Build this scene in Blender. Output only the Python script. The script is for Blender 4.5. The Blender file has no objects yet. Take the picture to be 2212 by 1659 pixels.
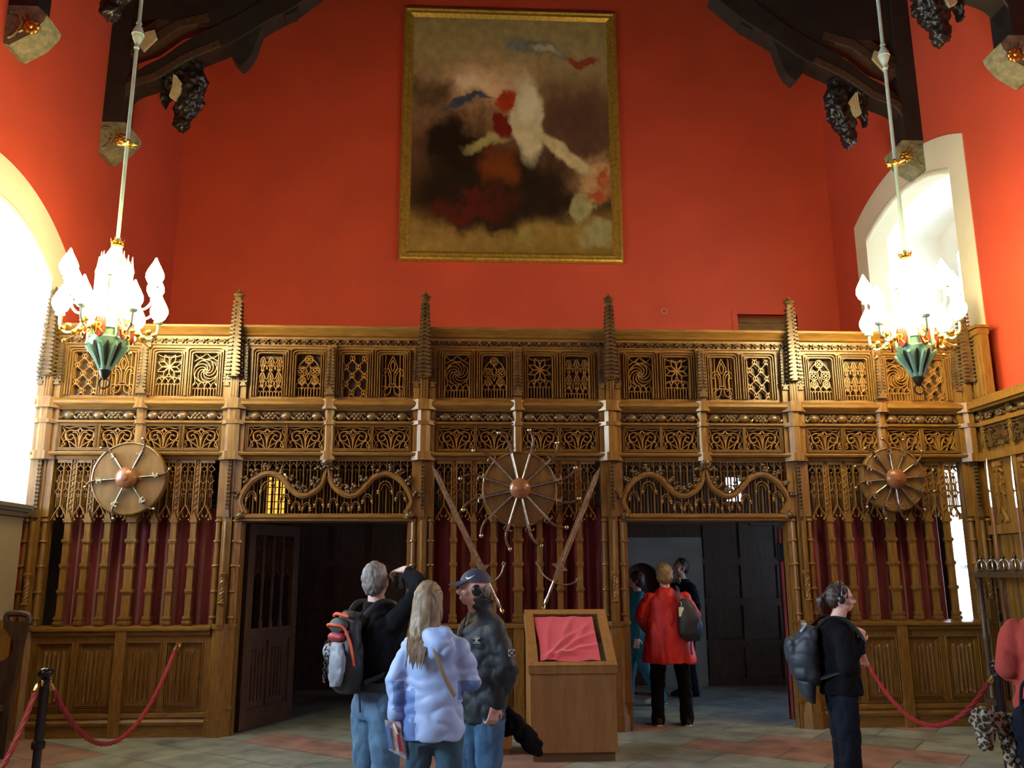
import bpy, bmesh, math, random
from math import sin, cos, pi, radians as R, sqrt, atan2
from mathutils import Vector, Matrix
random.seed(7)
S = bpy.context.scene
COL = S.collection

# ------------------------------------------------------------------ mesh builder
class MB:
    def __init__(s): s.v=[]; s.f=[]
    def add(s, vs, fs):
        n=len(s.v); s.v+= [tuple(a) for a in vs]; s.f+= [tuple(i+n for i in f) for f in fs]; return s
    def box(s,x0,x1,y0,y1,z0,z1):
        return s.add([(x0,y0,z0),(x1,y0,z0),(x1,y1,z0),(x0,y1,z0),(x0,y0,z1),(x1,y0,z1),(x1,y1,z1),(x0,y1,z1)],
          [(0,3,2,1),(4,5,6,7),(0,1,5,4),(1,2,6,5),(2,3,7,6),(3,0,4,7)])
    def taper(s,x0,x1,y0,y1,z0,z1,k):
        cx,cy=(x0+x1)/2,(y0+y1)/2; a,b=(x1-x0)/2*k,(y1-y0)/2*k
        return s.add([(x0,y0,z0),(x1,y0,z0),(x1,y1,z0),(x0,y1,z0),(cx-a,cy-b,z1),(cx+a,cy-b,z1),(cx+a,cy+b,z1),(cx-a,cy+b,z1)],
          [(0,3,2,1),(4,5,6,7),(0,1,5,4),(1,2,6,5),(2,3,7,6),(3,0,4,7)])
    def prism(s,poly,y0,y1):            # polygon in XZ, extruded in Y
        n=len(poly); vs=[(x,y0,z) for x,z in poly]+[(x,y1,z) for x,z in poly]
        return s.add(vs,[tuple(range(n)),tuple(range(2*n-1,n-1,-1))]+[(i,(i+1)%n,n+(i+1)%n,n+i) for i in range(n)])
    def prism_yz(s,poly,x0,x1):
        n=len(poly); vs=[(x0,y,z) for y,z in poly]+[(x1,y,z) for y,z in poly]
        return s.add(vs,[tuple(range(n)),tuple(range(2*n-1,n-1,-1))]+[(i,(i+1)%n,n+(i+1)%n,n+i) for i in range(n)])
    def prism_xy(s,poly,z0,z1):
        n=len(poly); vs=[(x,y,z0) for x,y in poly]+[(x,y,z1) for x,y in poly]
        return s.add(vs,[tuple(range(n)),tuple(range(2*n-1,n-1,-1))]+[(i,(i+1)%n,n+(i+1)%n,n+i) for i in range(n)])
    def tube(s,pts,r,n=8,closed=False,flat=1.0):
        P=[Vector(p) for p in pts]; m=len(P)
        rr=r if isinstance(r,(list,tuple)) else [r]*m
        T=[]
        for i in range(m):
            a=P[(i-1)%m] if (closed or i>0) else P[i]; b=P[(i+1)%m] if (closed or i<m-1) else P[i]
            t=(b-a); T.append(t.normalized() if t.length>1e-9 else Vector((0,0,1)))
        u=T[0].orthogonal().normalized(); vs=[]
        for i in range(m):
            u=(u-T[i]*u.dot(T[i])); u=u.normalized() if u.length>1e-6 else T[i].orthogonal().normalized()
            w=T[i].cross(u)
            for k in range(n):
                a=2*pi*k/n; vs.append(P[i]+(u*cos(a)+w*sin(a)*flat)*rr[i])
        fs=[]
        for i in range(m if closed else m-1):
            j=(i+1)%m
            for k in range(n): fs.append((i*n+k,i*n+(k+1)%n,j*n+(k+1)%n,j*n+k))
        if not closed: fs+= [tuple(range(n-1,-1,-1)),tuple(range((m-1)*n,m*n))]
        return s.add(vs,fs)
    def lathe(s,prof,c=(0,0,0),n=16,ax='Z'):
        vs=[]; m=len(prof)
        for r,z in prof:
            for k in range(n):
                a=2*pi*k/n; x,y=max(r,1e-4)*cos(a),max(r,1e-4)*sin(a)
                if ax=='Z': p=(c[0]+x,c[1]+y,c[2]+z)
                elif ax=='Y': p=(c[0]+x,c[1]+z,c[2]+y)
                else: p=(c[0]+z,c[1]+x,c[2]+y)
                vs.append(p)
        fs=[(i*n+k,i*n+(k+1)%n,(i+1)*n+(k+1)%n,(i+1)*n+k) for i in range(m-1) for k in range(n)]
        fs+= [tuple(range(n-1,-1,-1)),tuple(range((m-1)*n,m*n))]
        return s.add(vs,fs)
    def ell(s,c,r,nu=12,nv=8,bump=0):
        if not isinstance(r,(tuple,list)): r=(r,r,r)
        vs=[(c[0],c[1],c[2]+r[2])]; 
        for j in range(1,nv):
            th=pi*j/nv
            for i in range(nu):
                ph=2*pi*(i+.5*(j%2)*(bump>0))/nu; k=1+bump*((i+j)%2)
                vs.append((c[0]+r[0]*k*sin(th)*cos(ph),c[1]+r[1]*k*sin(th)*sin(ph),c[2]+r[2]*k*cos(th)))
        vs.append((c[0],c[1],c[2]-r[2])); fs=[(0,1+i,1+(i+1)%nu) for i in range(nu)]
        for j in range(nv-2):
            a=1+j*nu
            fs+= [(a+i,a+nu+i,a+nu+(i+1)%nu,a+(i+1)%nu) for i in range(nu)]
        a=1+(nv-2)*nu; b=len(vs)-1
        fs+= [(a+i,b,a+(i+1)%nu) for i in range(nu)]
        return s.add(vs,fs)
    def rib(s,pts,w,y0,y1,closed=False,k=.4):   # carved rib along an XZ polyline; front y0 narrow, back y1 wide
        P=[Vector((p[0],p[1])) for p in pts]; m=len(P)
        if m<2: return s
        N=[]
        for i in range(m):
            a=P[(i-1)%m] if (closed or i>0) else P[i]; b=P[(i+1)%m] if (closed or i<m-1) else P[i]
            t=b-a; t=t.normalized() if t.length>1e-9 else Vector((1,0)); N.append(Vector((-t.y,t.x)))
        vs=[]
        for p,n in zip(P,N):
            for o,y in ((-.5,y1),(-.5*k,y0),(.5*k,y0),(.5,y1)):
                q=p+n*(o*w); vs.append((q.x,y,q.y))
        fs=[]
        for i in range(m if closed else m-1):
            j=(i+1)%m
            for q in range(4): fs.append((i*4+q,i*4+(q+1)%4,j*4+(q+1)%4,j*4+q))
        if not closed: fs+=[(3,2,1,0),(m*4-4,m*4-3,m*4-2,m*4-1)]
        return s.add(vs,fs)
    def sweepx(s,prof,x0,x1):          # profile of (y,z) swept along X
        return s.prism_yz(prof,x0,x1)
    def loft(s,rings,n=20):            # rings: (centre, rx, ry [,axis u, axis v])
        vs=[]
        for g in rings:
            c,rx,ry=Vector(g[0]),g[1],g[2]
            u=Vector(g[3]) if len(g)>3 else Vector((1,0,0)); v=Vector(g[4]) if len(g)>4 else Vector((0,1,0))
            for k in range(n):
                a=2*pi*k/n; vs.append(c+u*(rx*cos(a))+v*(ry*sin(a)))
        m=len(rings); fs=[(i*n+k,i*n+(k+1)%n,(i+1)*n+(k+1)%n,(i+1)*n+k) for i in range(m-1) for k in range(n)]
        fs+= [tuple(range(n-1,-1,-1)),tuple(range((m-1)*n,m*n))]
        return s.add(vs,fs)
    def xf(s,M,start=0):
        for i in range(start,len(s.v)): s.v[i]=tuple(M@Vector(s.v[i]))
        return s
    def mesh(s,name,mat,smooth=40):
        me=bpy.data.meshes.new(name); me.from_pydata(s.v,[],s.f)
        b=bmesh.new(); b.from_mesh(me); bmesh.ops.recalc_face_normals(b,faces=b.faces[:]); b.to_mesh(me); b.free()
        for m in (mat if isinstance(mat,(list,tuple)) else [mat]): me.materials.append(m)
        if smooth:
            me.polygons.foreach_set('use_smooth',[True]*len(me.polygons)); me.set_sharp_from_angle(angle=R(smooth))
        me.update(); return me

def link(name,me,parent=None,loc=(0,0,0)):
    o=bpy.data.objects.new(name,me); COL.objects.link(o)
    if parent: o.parent=parent
    o.location=loc; return o
def obj(name,mb,mat,parent=None,loc=None,smooth=40):
    """mb in world space unless loc is given (then local); children get the parent's offset taken off"""
    if loc is None:
        loc=(0,0,0)
        if parent is not None:
            q=Vector((0,0,0)); p=parent
            while p: q+=p.location; p=p.parent
            loc=-q
    return link(name,mb.mesh(name,mat,smooth),parent,loc)
def tag(o,label=None,cat=None,group=None,kind=None):
    if label: o['label']=label
    if cat: o['category']=cat
    if group: o['group']=group
    if kind: o['kind']=kind
    return o
def thing(name,label,cat,loc=(0,0,0),rz=0,group=None):
    o=bpy.data.objects.new(name,None); o.empty_display_size=.2; COL.objects.link(o)
    o.location=loc; o.rotation_euler=(0,0,rz); return tag(o,label,cat,group)
def struct(name,mb,mat,smooth=40):
    o=obj(name,mb,mat,smooth=smooth); o['kind']='structure'; return o
def kids(o): return [c for c in bpy.data.objects if c.parent==o]
def copy_tree(o,parent=None):
    c=o.copy(); COL.objects.link(c)
    if parent: c.parent=parent
    for ch in kids(o): copy_tree(ch,c)
    return c
def arc(cx,cz,r,a0,a1,n=12,rz=None):
    rz=r if rz is None else rz
    return [(cx+r*cos(R(a0+(a1-a0)*i/n)),cz+rz*sin(R(a0+(a1-a0)*i/n))) for i in range(n+1)]
def spline(P,n=6):
    P=[Vector(p) for p in P]; out=[]
    for i in range(len(P)-1):
        a=P[max(i-1,0)];b=P[i];c=P[i+1];d=P[min(i+2,len(P)-1)]
        for k in range(n):
            t=k/n; out.append(tuple(.5*((2*b)+(c-a)*t+(2*a-5*b+4*c-d)*t*t+(3*b-a-3*c+d)*t**3)))
    out.append(tuple(P[-1])); return out

# ------------------------------------------------------------------ materials
def srgb(r,g,b): return tuple((c/12.92 if c<=.04045 else ((c+.055)/1.055)**2.4) for c in (r/255,g/255,b/255))+(1,)
def mat(name,col,rough=.6,metal=0,var=0,vscale=6,bump=0,bscale=60,stretch=(1,1,1),col2=None,spec=.5,sheen=0,coat=0):
    m=bpy.data.materials.new(name); m.use_nodes=True; nt=m.node_tree; N=nt.nodes; L=nt.links; b=N['Principled BSDF']
    b.inputs['Base Color'].default_value=col; b.inputs['Roughness'].default_value=rough; b.inputs['Metallic'].default_value=metal
    b.inputs['Specular IOR Level'].default_value=spec
    if sheen: b.inputs['Sheen Weight'].default_value=sheen
    if coat: b.inputs['Coat Weight'].default_value=coat
    tc=N.new('ShaderNodeTexCoord'); mp=N.new('ShaderNodeMapping'); mp.inputs['Scale'].default_value=stretch; L.new(tc.outputs['Object'],mp.inputs[0])
    if var or col2:
        n=N.new('ShaderNodeTexNoise'); n.inputs['Scale'].default_value=vscale; n.inputs['Detail'].default_value=5; L.new(mp.outputs[0],n.inputs['Vector'])
        rp=N.new('ShaderNodeValToRGB'); c2=col2 or tuple(c*(1-var) for c in col[:3])+(1,)
        rp.color_ramp.elements[0].position=.35; rp.color_ramp.elements[1].position=.65
        rp.color_ramp.elements[0].color=c2; rp.color_ramp.elements[1].color=col
        L.new(n.outputs[0],rp.inputs[0]); L.new(rp.outputs[0],b.inputs['Base Color'])
    if bump:
        n=N.new('ShaderNodeTexNoise'); n.inputs['Scale'].default_value=bscale; n.inputs['Detail'].default_value=4; L.new(mp.outputs[0],n.inputs['Vector'])
        bp=N.new('ShaderNodeBump'); bp.inputs['Strength'].default_value=bump; bp.inputs['Distance'].default_value=.02; L.new(n.outputs[0],bp.inputs['Height']); L.new(bp.outputs[0],b.inputs['Normal'])
    return m
def emis(name,col,st):
    m=bpy.data.materials.new(name); m.use_nodes=True; b=m.node_tree.nodes['Principled BSDF']
    b.inputs['Base Color'].default_value=col; b.inputs['Emission Color'].default_value=col; b.inputs['Emission Strength'].default_value=st; return m

OAK=mat('oak',(.225,.118,.022,1),.32,vscale=5,bump=.03,bscale=30,stretch=(9,9,1.2),col2=(.145,.065,.014,1))
OAKH=mat('oak_horizontal',(.225,.118,.022,1),.32,bump=.03,bscale=30,vscale=5,stretch=(1.2,9,9),col2=(.145,.065,.014,1))
CARVE=mat('carved_oak',(.125,.070,.024,1),.30,col2=(.065,.036,.014,1),vscale=9)
RIBOAK=mat('rib_oak',(.30,.155,.035,1),.30,col2=(.20,.095,.022,1),vscale=9)
DARKOAK=mat('dark_oak_and_recess_shade',(.085,.045,.024,1),.42,col2=(.045,.024,.014,1),vscale=5,stretch=(6,6,1),bump=.1)  # dark oak joinery; also stands in for shade behind the pierced panels
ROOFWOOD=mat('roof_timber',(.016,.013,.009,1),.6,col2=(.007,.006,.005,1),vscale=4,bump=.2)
ROOFGILT=mat('roof_timber_painted_band',(.075,.042,.022,1),.55,col2=(.02,.012,.008,1),vscale=45)
REDWALL=mat('red_painted_plaster',(.56,.066,.024,1),.72,var=.12,vscale=1.2,bump=.12,bscale=90)
CREAM=mat('cream_painted_plaster',(.72,.66,.46,1),.7,var=.06,vscale=2)
WHITEP=mat('white_plaster',(.82,.81,.74,1),.8,var=.04,vscale=2)
STONE=mat('carved_stone',(.24,.22,.12,1),.8,col2=(.13,.12,.065,1),vscale=14,bump=.5,bscale=40)
GOLD=mat('gilding',(.75,.50,.11,1),.34,1,col2=(.5,.3,.06,1),vscale=30)
BRASS=mat('brass',(.70,.52,.20,1),.25,1)
IRON=mat('black_enamel',(.012,.012,.014,1),.15)
STEEL=mat('steel',(.55,.56,.56,1),.28,1,col2=(.30,.30,.29,1),vscale=22)
OLDSTEEL=mat('aged_steel',(.48,.44,.30,1),.38,1,col2=(.28,.25,.17,1),vscale=25)
VELVET=mat('red_velvet',(.20,.006,.014,1),.75,var=.35,vscale=4,sheen=.4,stretch=(8,8,1))
CRIMSON=mat('crimson_rope',(.27,.014,.026,1),.6)

from mathutils import noise as MN
def organic(name,mb,mt,parent,voxel=.012,it=3,amp=0,fr=(8,8,3),seed=0,fac=.5,rnd=False):
    me=mb.mesh('tmp',mt,0); o=bpy.data.objects.new('tmp',me); COL.objects.link(o)
    r=o.modifiers.new('r','REMESH'); r.mode='VOXEL'; r.voxel_size=voxel; r.use_smooth_shade=True
    if it: q=o.modifiers.new('s','SMOOTH'); q.iterations=it; q.factor=fac
    dg=bpy.context.evaluated_depsgraph_get(); m2=bpy.data.meshes.new_from_object(o.evaluated_get(dg)); bpy.data.objects.remove(o); bpy.data.meshes.remove(me)
    m2.name=name
    if amp:
        ns=[v.normal.copy() for v in m2.vertices]
        for v,n_ in zip(m2.vertices,ns):
            c=v.co; d=MN.noise(Vector((c.x*fr[0]+seed,c.y*fr[1]+seed*3,c.z*fr[2])))+.5*MN.noise(Vector((c.x*fr[0]*2.3,c.y*fr[1]*2.3+seed,c.z*fr[2]*2.6+seed)))
            if rnd: d=abs(d)*-1+.2
            rg=(1-abs(MN.noise(Vector((c.x*fr[0]*1.1+9+seed,c.y*fr[1]*1.1,c.z*fr[2]*1.4+5)))))**4
            v.co=c+n_*((d*.55-rg*.9+.3)*amp)
    m2.materials.clear(); m2.materials.append(mt); m2.polygons.foreach_set('use_smooth',[True]*len(m2.polygons)); m2.update()
    return link(name,m2,parent)
# ------------------------------------------------------------------ camera
f=1872.24; p=R(12.2866); yw=R(3.1166); rl=R(-.2296); H=1.65
c_,s_=cos(yw),sin(yw); cp,sp=cos(p),sin(p)
R0=Vector((c_,-s_,0)); F=Vector((s_*cp,c_*cp,sp)); U0=Vector((-s_*sp,-c_*sp,cp))
RT=R0*cos(rl)+U0*sin(rl); UP=U0*cos(rl)-R0*sin(rl)
cam=bpy.data.cameras.new('viewpoint'); cam.sensor_width=36; cam.lens=f/2212*36; cam.clip_end=100
co=bpy.data.objects.new('viewpoint',cam); COL.objects.link(co)
co.matrix_world=Matrix(((RT.x,UP.x,-F.x,0),(RT.y,UP.y,-F.y,0),(RT.z,UP.z,-F.z,H),(0,0,0,1)))
S.camera=co
S.view_settings.view_transform='Standard'; S.view_settings.look='None'; S.view_settings.gamma=1
S.view_settings.exposure=0.70

# ------------------------------------------------------------------ room shell
XL,XR,YB,YS=-4.75,6.22,13.6,9.74
YR=-8.0; ZT=12.6
def strips(ya,yb,zs,zc,n=16):
    """segmental arch heights from springing zs at ya,yb to crown zc"""
    w=(yb-ya)/2; h=max(zc-zs,1e-3); rr=(w*w+h*h)/(2*h); out=[]
    for i in range(n+1):
        y=ya+(yb-ya)*i/n; out.append((y,zc-rr+sqrt(max(rr*rr-(y-(ya+yb)/2)**2,0))))
    return out
def side_wall(name,x0,x1,openings,low=None):
    m=MB(); y=YR
    for (ya,yb,z0,zs,zc) in sorted(openings):
        m.box(x0,x1,y,ya,0,ZT)
        st=strips(ya,yb,zs,zc); 
        if low and low[0]>ya and low[1]<yb:
            la,lb,l0,l1=low; m.box(x0,x1,ya,la,0,z0); m.box(x0,x1,lb,yb,0,z0); m.box(x0,x1,la,lb,0,l0); m.box(x0,x1,la,lb,l1,z0)
        else: m.box(x0,x1,ya,yb,0,z0)
        m.prism_yz(st+[(yb,ZT),(ya,ZT)],x0,x1); y=yb
    m.box(x0,x1,y,YB,0,ZT); return struct(name,m,REDWALL,smooth=None)
# inner clear openings (ya, yb, sill, spring, crown)
RWIN=[(10.02,12.42,4.2,6.72,7.0),(2.4,4.8,3.0,6.72,7.0),(-4.6,-2.2,3.0,6.72,7.0)]
LWIN=[(7.25,9.72,2.37,4.98,5.42),(1.6,4.0,2.37,4.98,5.42),(-4.6,-2.2,2.37,4.98,5.42)]
PASSW=(10.36,11.0,1.0,2.95)
side_wall('wall_right',XR,XR+.3,RWIN,PASSW)
side_wall('wall_left',XL-.3,XL,LWIN)
# ---- window recesses, trims, windows
GLASS=bpy.data.materials.new('leaded_glass'); GLASS.use_nodes=True
_nt=GLASS.node_tree; _b=_nt.nodes['Principled BSDF']; _nt.nodes.remove(_b)
_t=_nt.nodes.new('ShaderNodeBsdfTransparent'); _t.inputs[0].default_value=(.9,.95,1,1); _g=_nt.nodes.new('ShaderNodeBsdfGlossy'); _g.inputs['Roughness'].default_value=.1
_m=_nt.nodes.new('ShaderNodeMixShader'); _m.inputs[0].default_value=.08
_nt.links.new(_t.outputs[0],_m.inputs[1]); _nt.links.new(_g.outputs[0],_m.inputs[2]); _nt.links.new(_m.outputs[0],_nt.nodes['Material Output'].inputs[0])
LEAD=mat('lead_cames',(.03,.035,.05,1),.5,.6)
wn=[0]
def area(name,loc,rot,sx,sy,power,col):
    l=bpy.data.lights.new(name,'AREA'); l.shape='RECTANGLE'; l.size=sx; l.size_y=sy; l.energy=power; l.color=col
    o=bpy.data.objects.new(name,l); COL.objects.link(o); o.location=loc; o.rotation_euler=rot; return o
def recess(side,op,depth,power,col=(.72,.86,1)):
    ya,yb,z0,zs,zc=op; sg=1 if side=='right' else -1; xi=XR if sg>0 else XL; wn[0]+=1; k=wn[0]
    xa=xi+sg*.3; xo=xi+sg*depth; X=lambda a,b:(min(a,b),max(a,b))
    # splayed inner lining: side cheeks, soffit, sill and the outer wall with the light cut in it
    m=MB(); e=.18
    x0,x1=X(xa-sg*.02,xo)
    m.box(x0,x1,ya-e,ya,z0-.2,zc+.4); m.box(x0,x1,yb,yb+e,z0-.2,zc+.4); m.box(x0,x1,ya-e,yb+e,z0-.25,z0)
    st=strips(ya,yb,zs,zc); m.prism_yz(st+[(yb,zc+.4),(ya,zc+.4)],x0,x1)
    wy0,wy1=ya+.32,yb-.32; wz0,wz1=z0+.12,zs-.15; x0,x1=X(xo,xo+sg*.15)
    m.box(x0,x1,ya-e,wy0,z0-.25,zc+.4); m.box(x0,x1,wy1,yb+e,z0-.25,zc+.4); m.box(x0,x1,wy0,wy1,z0-.25,wz0)
    st=strips(wy0,wy1,wz1-.25,wz1); m.prism_yz(st+[(wy1,zc+.4),(wy0,zc+.4)],x0,x1)
    struct('trim_%d'%k,m,WHITEP,smooth=None)
    # cream painted band round the opening, on the face of the wall
    m=MB(); bw=.34; t0,t1=X(xi-sg*.012,xi+sg*.3); so=strips(ya-bw,yb+bw,zs+.32,zc+.42,24); si=strips(ya+.012,yb-.012,zs-.012,zc-.012,24); t0,t1=X(xi-sg*.012,xi+sg*.32)
    for P_,Q_ in zip(list(zip(so,si)),list(zip(so,si))[1:]): m.prism_yz([P_[0],Q_[0],Q_[1],P_[1]],t0,t1)
    m.box(t0,t1,ya-bw,ya+.012,z0-.05,zs-.012+.34) if False else m.prism_yz([(ya-bw,z0-.05),(ya-bw,so[0][1]),si[0],(ya+.012,z0-.05)],t0,t1)
    m.prism_yz([(yb+bw,z0-.05),(yb+bw,so[-1][1]),si[-1],(yb-.012,z0-.05)],t0,t1)
    t0,t1=X(xi-sg*.03,xi+sg*.06)
    rr=[(y,z) for y,z in si]; m.tube([((t0+t1)/2,y,z) for y,z in rr],.045,8)
    struct('trim_%d'%(k+20),m,CREAM,smooth=30)
    # window: frame, mullions, leaded glass
    m=MB(); g=MB(); xm=xo+sg*.06; n=4
    for i in range(n+1):
        y=wy0+(wy1-wy0)*i/n; m.box(xm-.05,xm+.05,y-.035,y+.035,wz0,wz1)
    for z in (wz0,wz0+(wz1-wz0)*.33,wz0+(wz1-wz0)*.66,wz1): m.box(xm-.045,xm+.045,wy0,wy1,z-.035,z+.035)
    w=struct('window_%d'%k,m,WHITEP,smooth=None)
    g.box(xm-.004,xm+.004,wy0,wy1,wz0,wz1); obj('pane',g,GLASS,w)
    c=MB(); q=.16; yy=wy0
    for i in range(int((wy1-wy0)/q)): c.box(xm-.01,xm+.01,wy0+i*q-.005,wy0+i*q+.005,wz0,wz1)
    for i in range(int((wz1-wz0)/q)): c.box(xm-.01,xm+.01,wy0,wy1,wz0+i*q-.005,wz0+i*q+.005)
    obj('cames',c,LEAD,w)
    area('daylight_%d'%k,(xo+sg*.35,(wy0+wy1)/2,(wz0+wz1)/2),(0,R(90)*sg,0),wz1-wz0,wy1-wy0,power,col)
for op,pw in zip(RWIN,(90,220,220)): recess('right',op,1.2,pw)
for op,pw in zip(LWIN,(450,950,650)): recess('left',op,1.2,pw)

m=MB(); m.box(XL-.3,XR+.3,YB,YB+.3,0,5.2); m.box(XL-.3,4.49,YB,YB+.3,5.2,5.83); m.box(5.50,XR+.3,YB,YB+.3,5.2,5.83); m.box(XL-.3,XR+.3,YB,YB+.3,5.83,ZT)
struct('wall_back',m,REDWALL,smooth=None)
m=MB(); m.box(XL-.3,XR+.3,YR-.3,YR,0,ZT); struct('wall_rear',m,REDWALL,smooth=None)
m=MB(); m.box(4.4,4.49,YB-.015,YB+.05,5.2,5.92); m.box(5.5,5.59,YB-.015,YB+.05,5.2,5.92); m.box(4.49,5.5,YB-.015,YB+.05,5.83,5.92); struct('trim_50',m,REDWALL,smooth=None)
m=MB(); m.box(4.49,5.5,YB+.2,YB+.26,5.2,5.83)
for z in (5.3,5.45,5.6,5.74): m.box(4.49,5.5,YB+.17,YB+.2,z,z+.03)
o=struct('door_1',m,OAKH,smooth=None)
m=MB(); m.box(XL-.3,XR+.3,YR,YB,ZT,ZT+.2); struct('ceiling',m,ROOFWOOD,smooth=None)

# floor of mixed grey and red flags laid on the diagonal
FL=bpy.data.materials.new('stone_flags'); FL.use_nodes=True; nt=FL.node_tree; N=nt.nodes; L=nt.links; b=N['Principled BSDF']
tc=N.new('ShaderNodeTexCoord'); mp=N.new('ShaderNodeMapping'); mp.inputs['Rotation'].default_value=(0,0,R(38)); L.new(tc.outputs['Object'],mp.inputs[0])
br=N.new('ShaderNodeTexBrick'); br.inputs['Scale'].default_value=1; br.inputs['Brick Width'].default_value=.95; br.inputs['Row Height'].default_value=.55; br.inputs['Mortar Size'].default_value=.007
br.inputs['Color1'].default_value=(0,0,0,1); br.inputs['Color2'].default_value=(1,1,1,1); br.inputs['Mortar'].default_value=(.4,.4,.4,1); L.new(mp.outputs[0],br.inputs['Vector'])
rp=N.new('ShaderNodeValToRGB'); rp.color_ramp.interpolation='CONSTANT'
e=rp.color_ramp.elements; e[0].color=(.25,.285,.265,1); e[1].position=.42; e[1].color=(.32,.35,.31,1)
for ps,cc in ((.68,(.36,.215,.185,1)),(.84,(.28,.31,.30,1))): q=e.new(ps); q.color=cc
L.new(br.outputs['Color'],rp.inputs[0])
n=N.new('ShaderNodeTexNoise'); n.inputs['Scale'].default_value=3.5; n.inputs['Detail'].default_value=8; L.new(mp.outputs[0],n.inputs['Vector'])
r2=N.new('ShaderNodeValToRGB'); r2.color_ramp.elements[0].position=.36; r2.color_ramp.elements[0].color=(.42,.42,.42,1); r2.color_ramp.elements[1].position=.62; L.new(n.outputs[0],r2.inputs[0])
mx=N.new('ShaderNodeMix'); mx.data_type='RGBA'; mx.blend_type='MULTIPLY'; mx.inputs[0].default_value=.75; L.new(rp.outputs[0],mx.inputs[6]); L.new(r2.outputs[0],mx.inputs[7])
m2=N.new('ShaderNodeMix'); m2.data_type='RGBA'; m2.inputs[7].default_value=(.07,.07,.065,1); L.new(br.outputs['Fac'],m2.inputs[0]); L.new(mx.outputs[2],m2.inputs[6]); L.new(m2.outputs[2],b.inputs['Base Color'])
b.inputs['Roughness'].default_value=.42; bp=N.new('ShaderNodeBump'); bp.inputs['Strength'].default_value=.25; bp.inputs['Distance'].default_value=.01; L.new(n.outputs[0],bp.inputs['Height']); L.new(bp.outputs[0],b.inputs['Normal'])
m=MB(); m.box(XL-.3,XR+.3,YR,YB,-.1,0); struct('floor',m,FL,smooth=None)

# ---- passage behind the screen: dark panelled back wall, ceiling, doorway, small windows
m=MB(); m.box(XL,XR,9.95,YB,4.28,4.36); struct('ceiling_passage',m,DARKOAK,smooth=None)  # out of view, closed at screen height to keep the passage dark
DX0,DX1,DZ=2.35,3.62,2.17
m=MB(); yb=13.35
WB=[(4.06,4.34,2.72,3.10),(-3.02,-2.72,2.5,3.15)]
m.box(XL,DX0,yb,yb+.1,0,2.4); m.box(DX1,XR,yb,yb+.1,0,2.4); m.box(DX0,DX1,yb,yb+.1,DZ,2.4)
xs=[XL]+[v for w in sorted(WB) for v in w[:2]]+[XR]
m.box(XL,-3.02,yb,yb+.1,2.4,4.28); m.box(-2.72,4.06,yb,yb+.1,2.4,4.28); m.box(4.34,XR,yb,yb+.1,2.4,4.28)
m.box(-3.02,-2.72,yb,yb+.1,2.4,2.5); m.box(-3.02,-2.72,yb,yb+.1,3.15,4.28); m.box(4.06,4.34,yb,yb+.1,2.4,2.72); m.box(4.06,4.34,yb,yb+.1,3.1,4.28)
for z in (.0,.55,1.15,1.75,2.35,3.0,3.7):
    for (a,b_) in ((XL,DX0),(DX1,XR)) if z<2.3 else ((XL,-3.06),(-2.68,4.0),(4.4,XR)): m.box(a,b_,yb-.045,yb,z,z+.11)
x=XL
while x<XR:
    if not (DX0-.1<x<DX1): m.box(x,x+.1,yb-.035,yb,0,2.4)
    if not (-3.15<x<-2.4) and not (3.95<x<4.4): m.box(x,x+.1,yb-.035,yb,2.4,4.28)
    x+=.56
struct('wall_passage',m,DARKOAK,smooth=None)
m=MB(); m.prism([(DX0,0),(DX0,DZ),(DX1,DZ),(DX1,0),(2.98,0),(2.98,1.45)]+arc(2.68,1.45,.30,0,180,10,.34)+[(2.38,0)],13.30,13.45); struct('door_2',m,mat('pale_stone',(.30,.31,.27,1),.8,var=.2,vscale=3),smooth=None)
m=MB(); m.box(2.3,3.7,13.45,13.5,0,2.3); struct('door_3',m,DARKOAK)
for k,(a,b_,z0,z1),cl,st in ((8,WB[0],(.85,.92,1,1),5),(9,WB[1],(1,.50,.07,1),.9)):
    m=MB()
    for i in range(4):
        xx=a+(b_-a)*i/3; m.box(xx-.012,xx+.012,yb+.02,yb+.06,z0,z1)
    nz=int((z1-z0)/.1)
    for i in range(nz+1):
        zz=z0+(z1-z0)*i/nz; m.box(a,b_,yb+.03,yb+.05,zz-.006,zz+.006)
    w=struct('window_%d'%k,m,LEAD); g=MB(); g.box(a,b_,yb+.07,yb+.08,z0,z1); obj('lit_pane',g,emis('lit_glass_%d'%k,cl,st),w)
ya,yb2,z0,z1=PASSW; m=MB()
for y in (ya,yb2): m.box(XR+.1,XR+.18,y-.025,y+.025,z0,z1)
for z in (z0,1.7,2.35,z1): m.box(XR+.1,XR+.18,ya,yb2,z-.025,z+.025)
w=struct('window_10',m,WHITEP); g=MB(); g.box(XR+.13,XR+.14,ya,yb2,z0,z1); obj('pane',g,GLASS,w)
m=MB(); e_=.03
for a_,b2,c_,d_ in ((ya-.001,ya+e_,z0,z1),(yb2-e_,yb2+.001,z0,z1),(ya,yb2,z0-.001,z0+e_),(ya,yb2,z1-e_,z1+.001)): m.box(XR-.035,XR+.3,a_,b2,c_,d_)
struct('trim_51',m,WHITEP,smooth=None)
area('daylight_10',(XR+.5,(ya+yb2)/2,2),(0,R(90),0),1.95,.6,60,(.62,.72,1))
for nm,x0_,x1_,hole in (('wall_passage_left',XL,XL+.03,None),('wall_passage_right',XR-.03,XR,PASSW)):
    m=MB()
    if hole: m.box(x0_,x1_,9.95,hole[0],0,4.28); m.box(x0_,x1_,hole[1],13.35,0,4.28); m.box(x0_,x1_,hole[0],hole[1],0,hole[2]); m.box(x0_,x1_,hole[0],hole[1],hole[3],4.28)
    else: m.box(x0_,x1_,9.95,13.35,0,4.28)
    struct(nm,m,DARKOAK,smooth=None)
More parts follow.
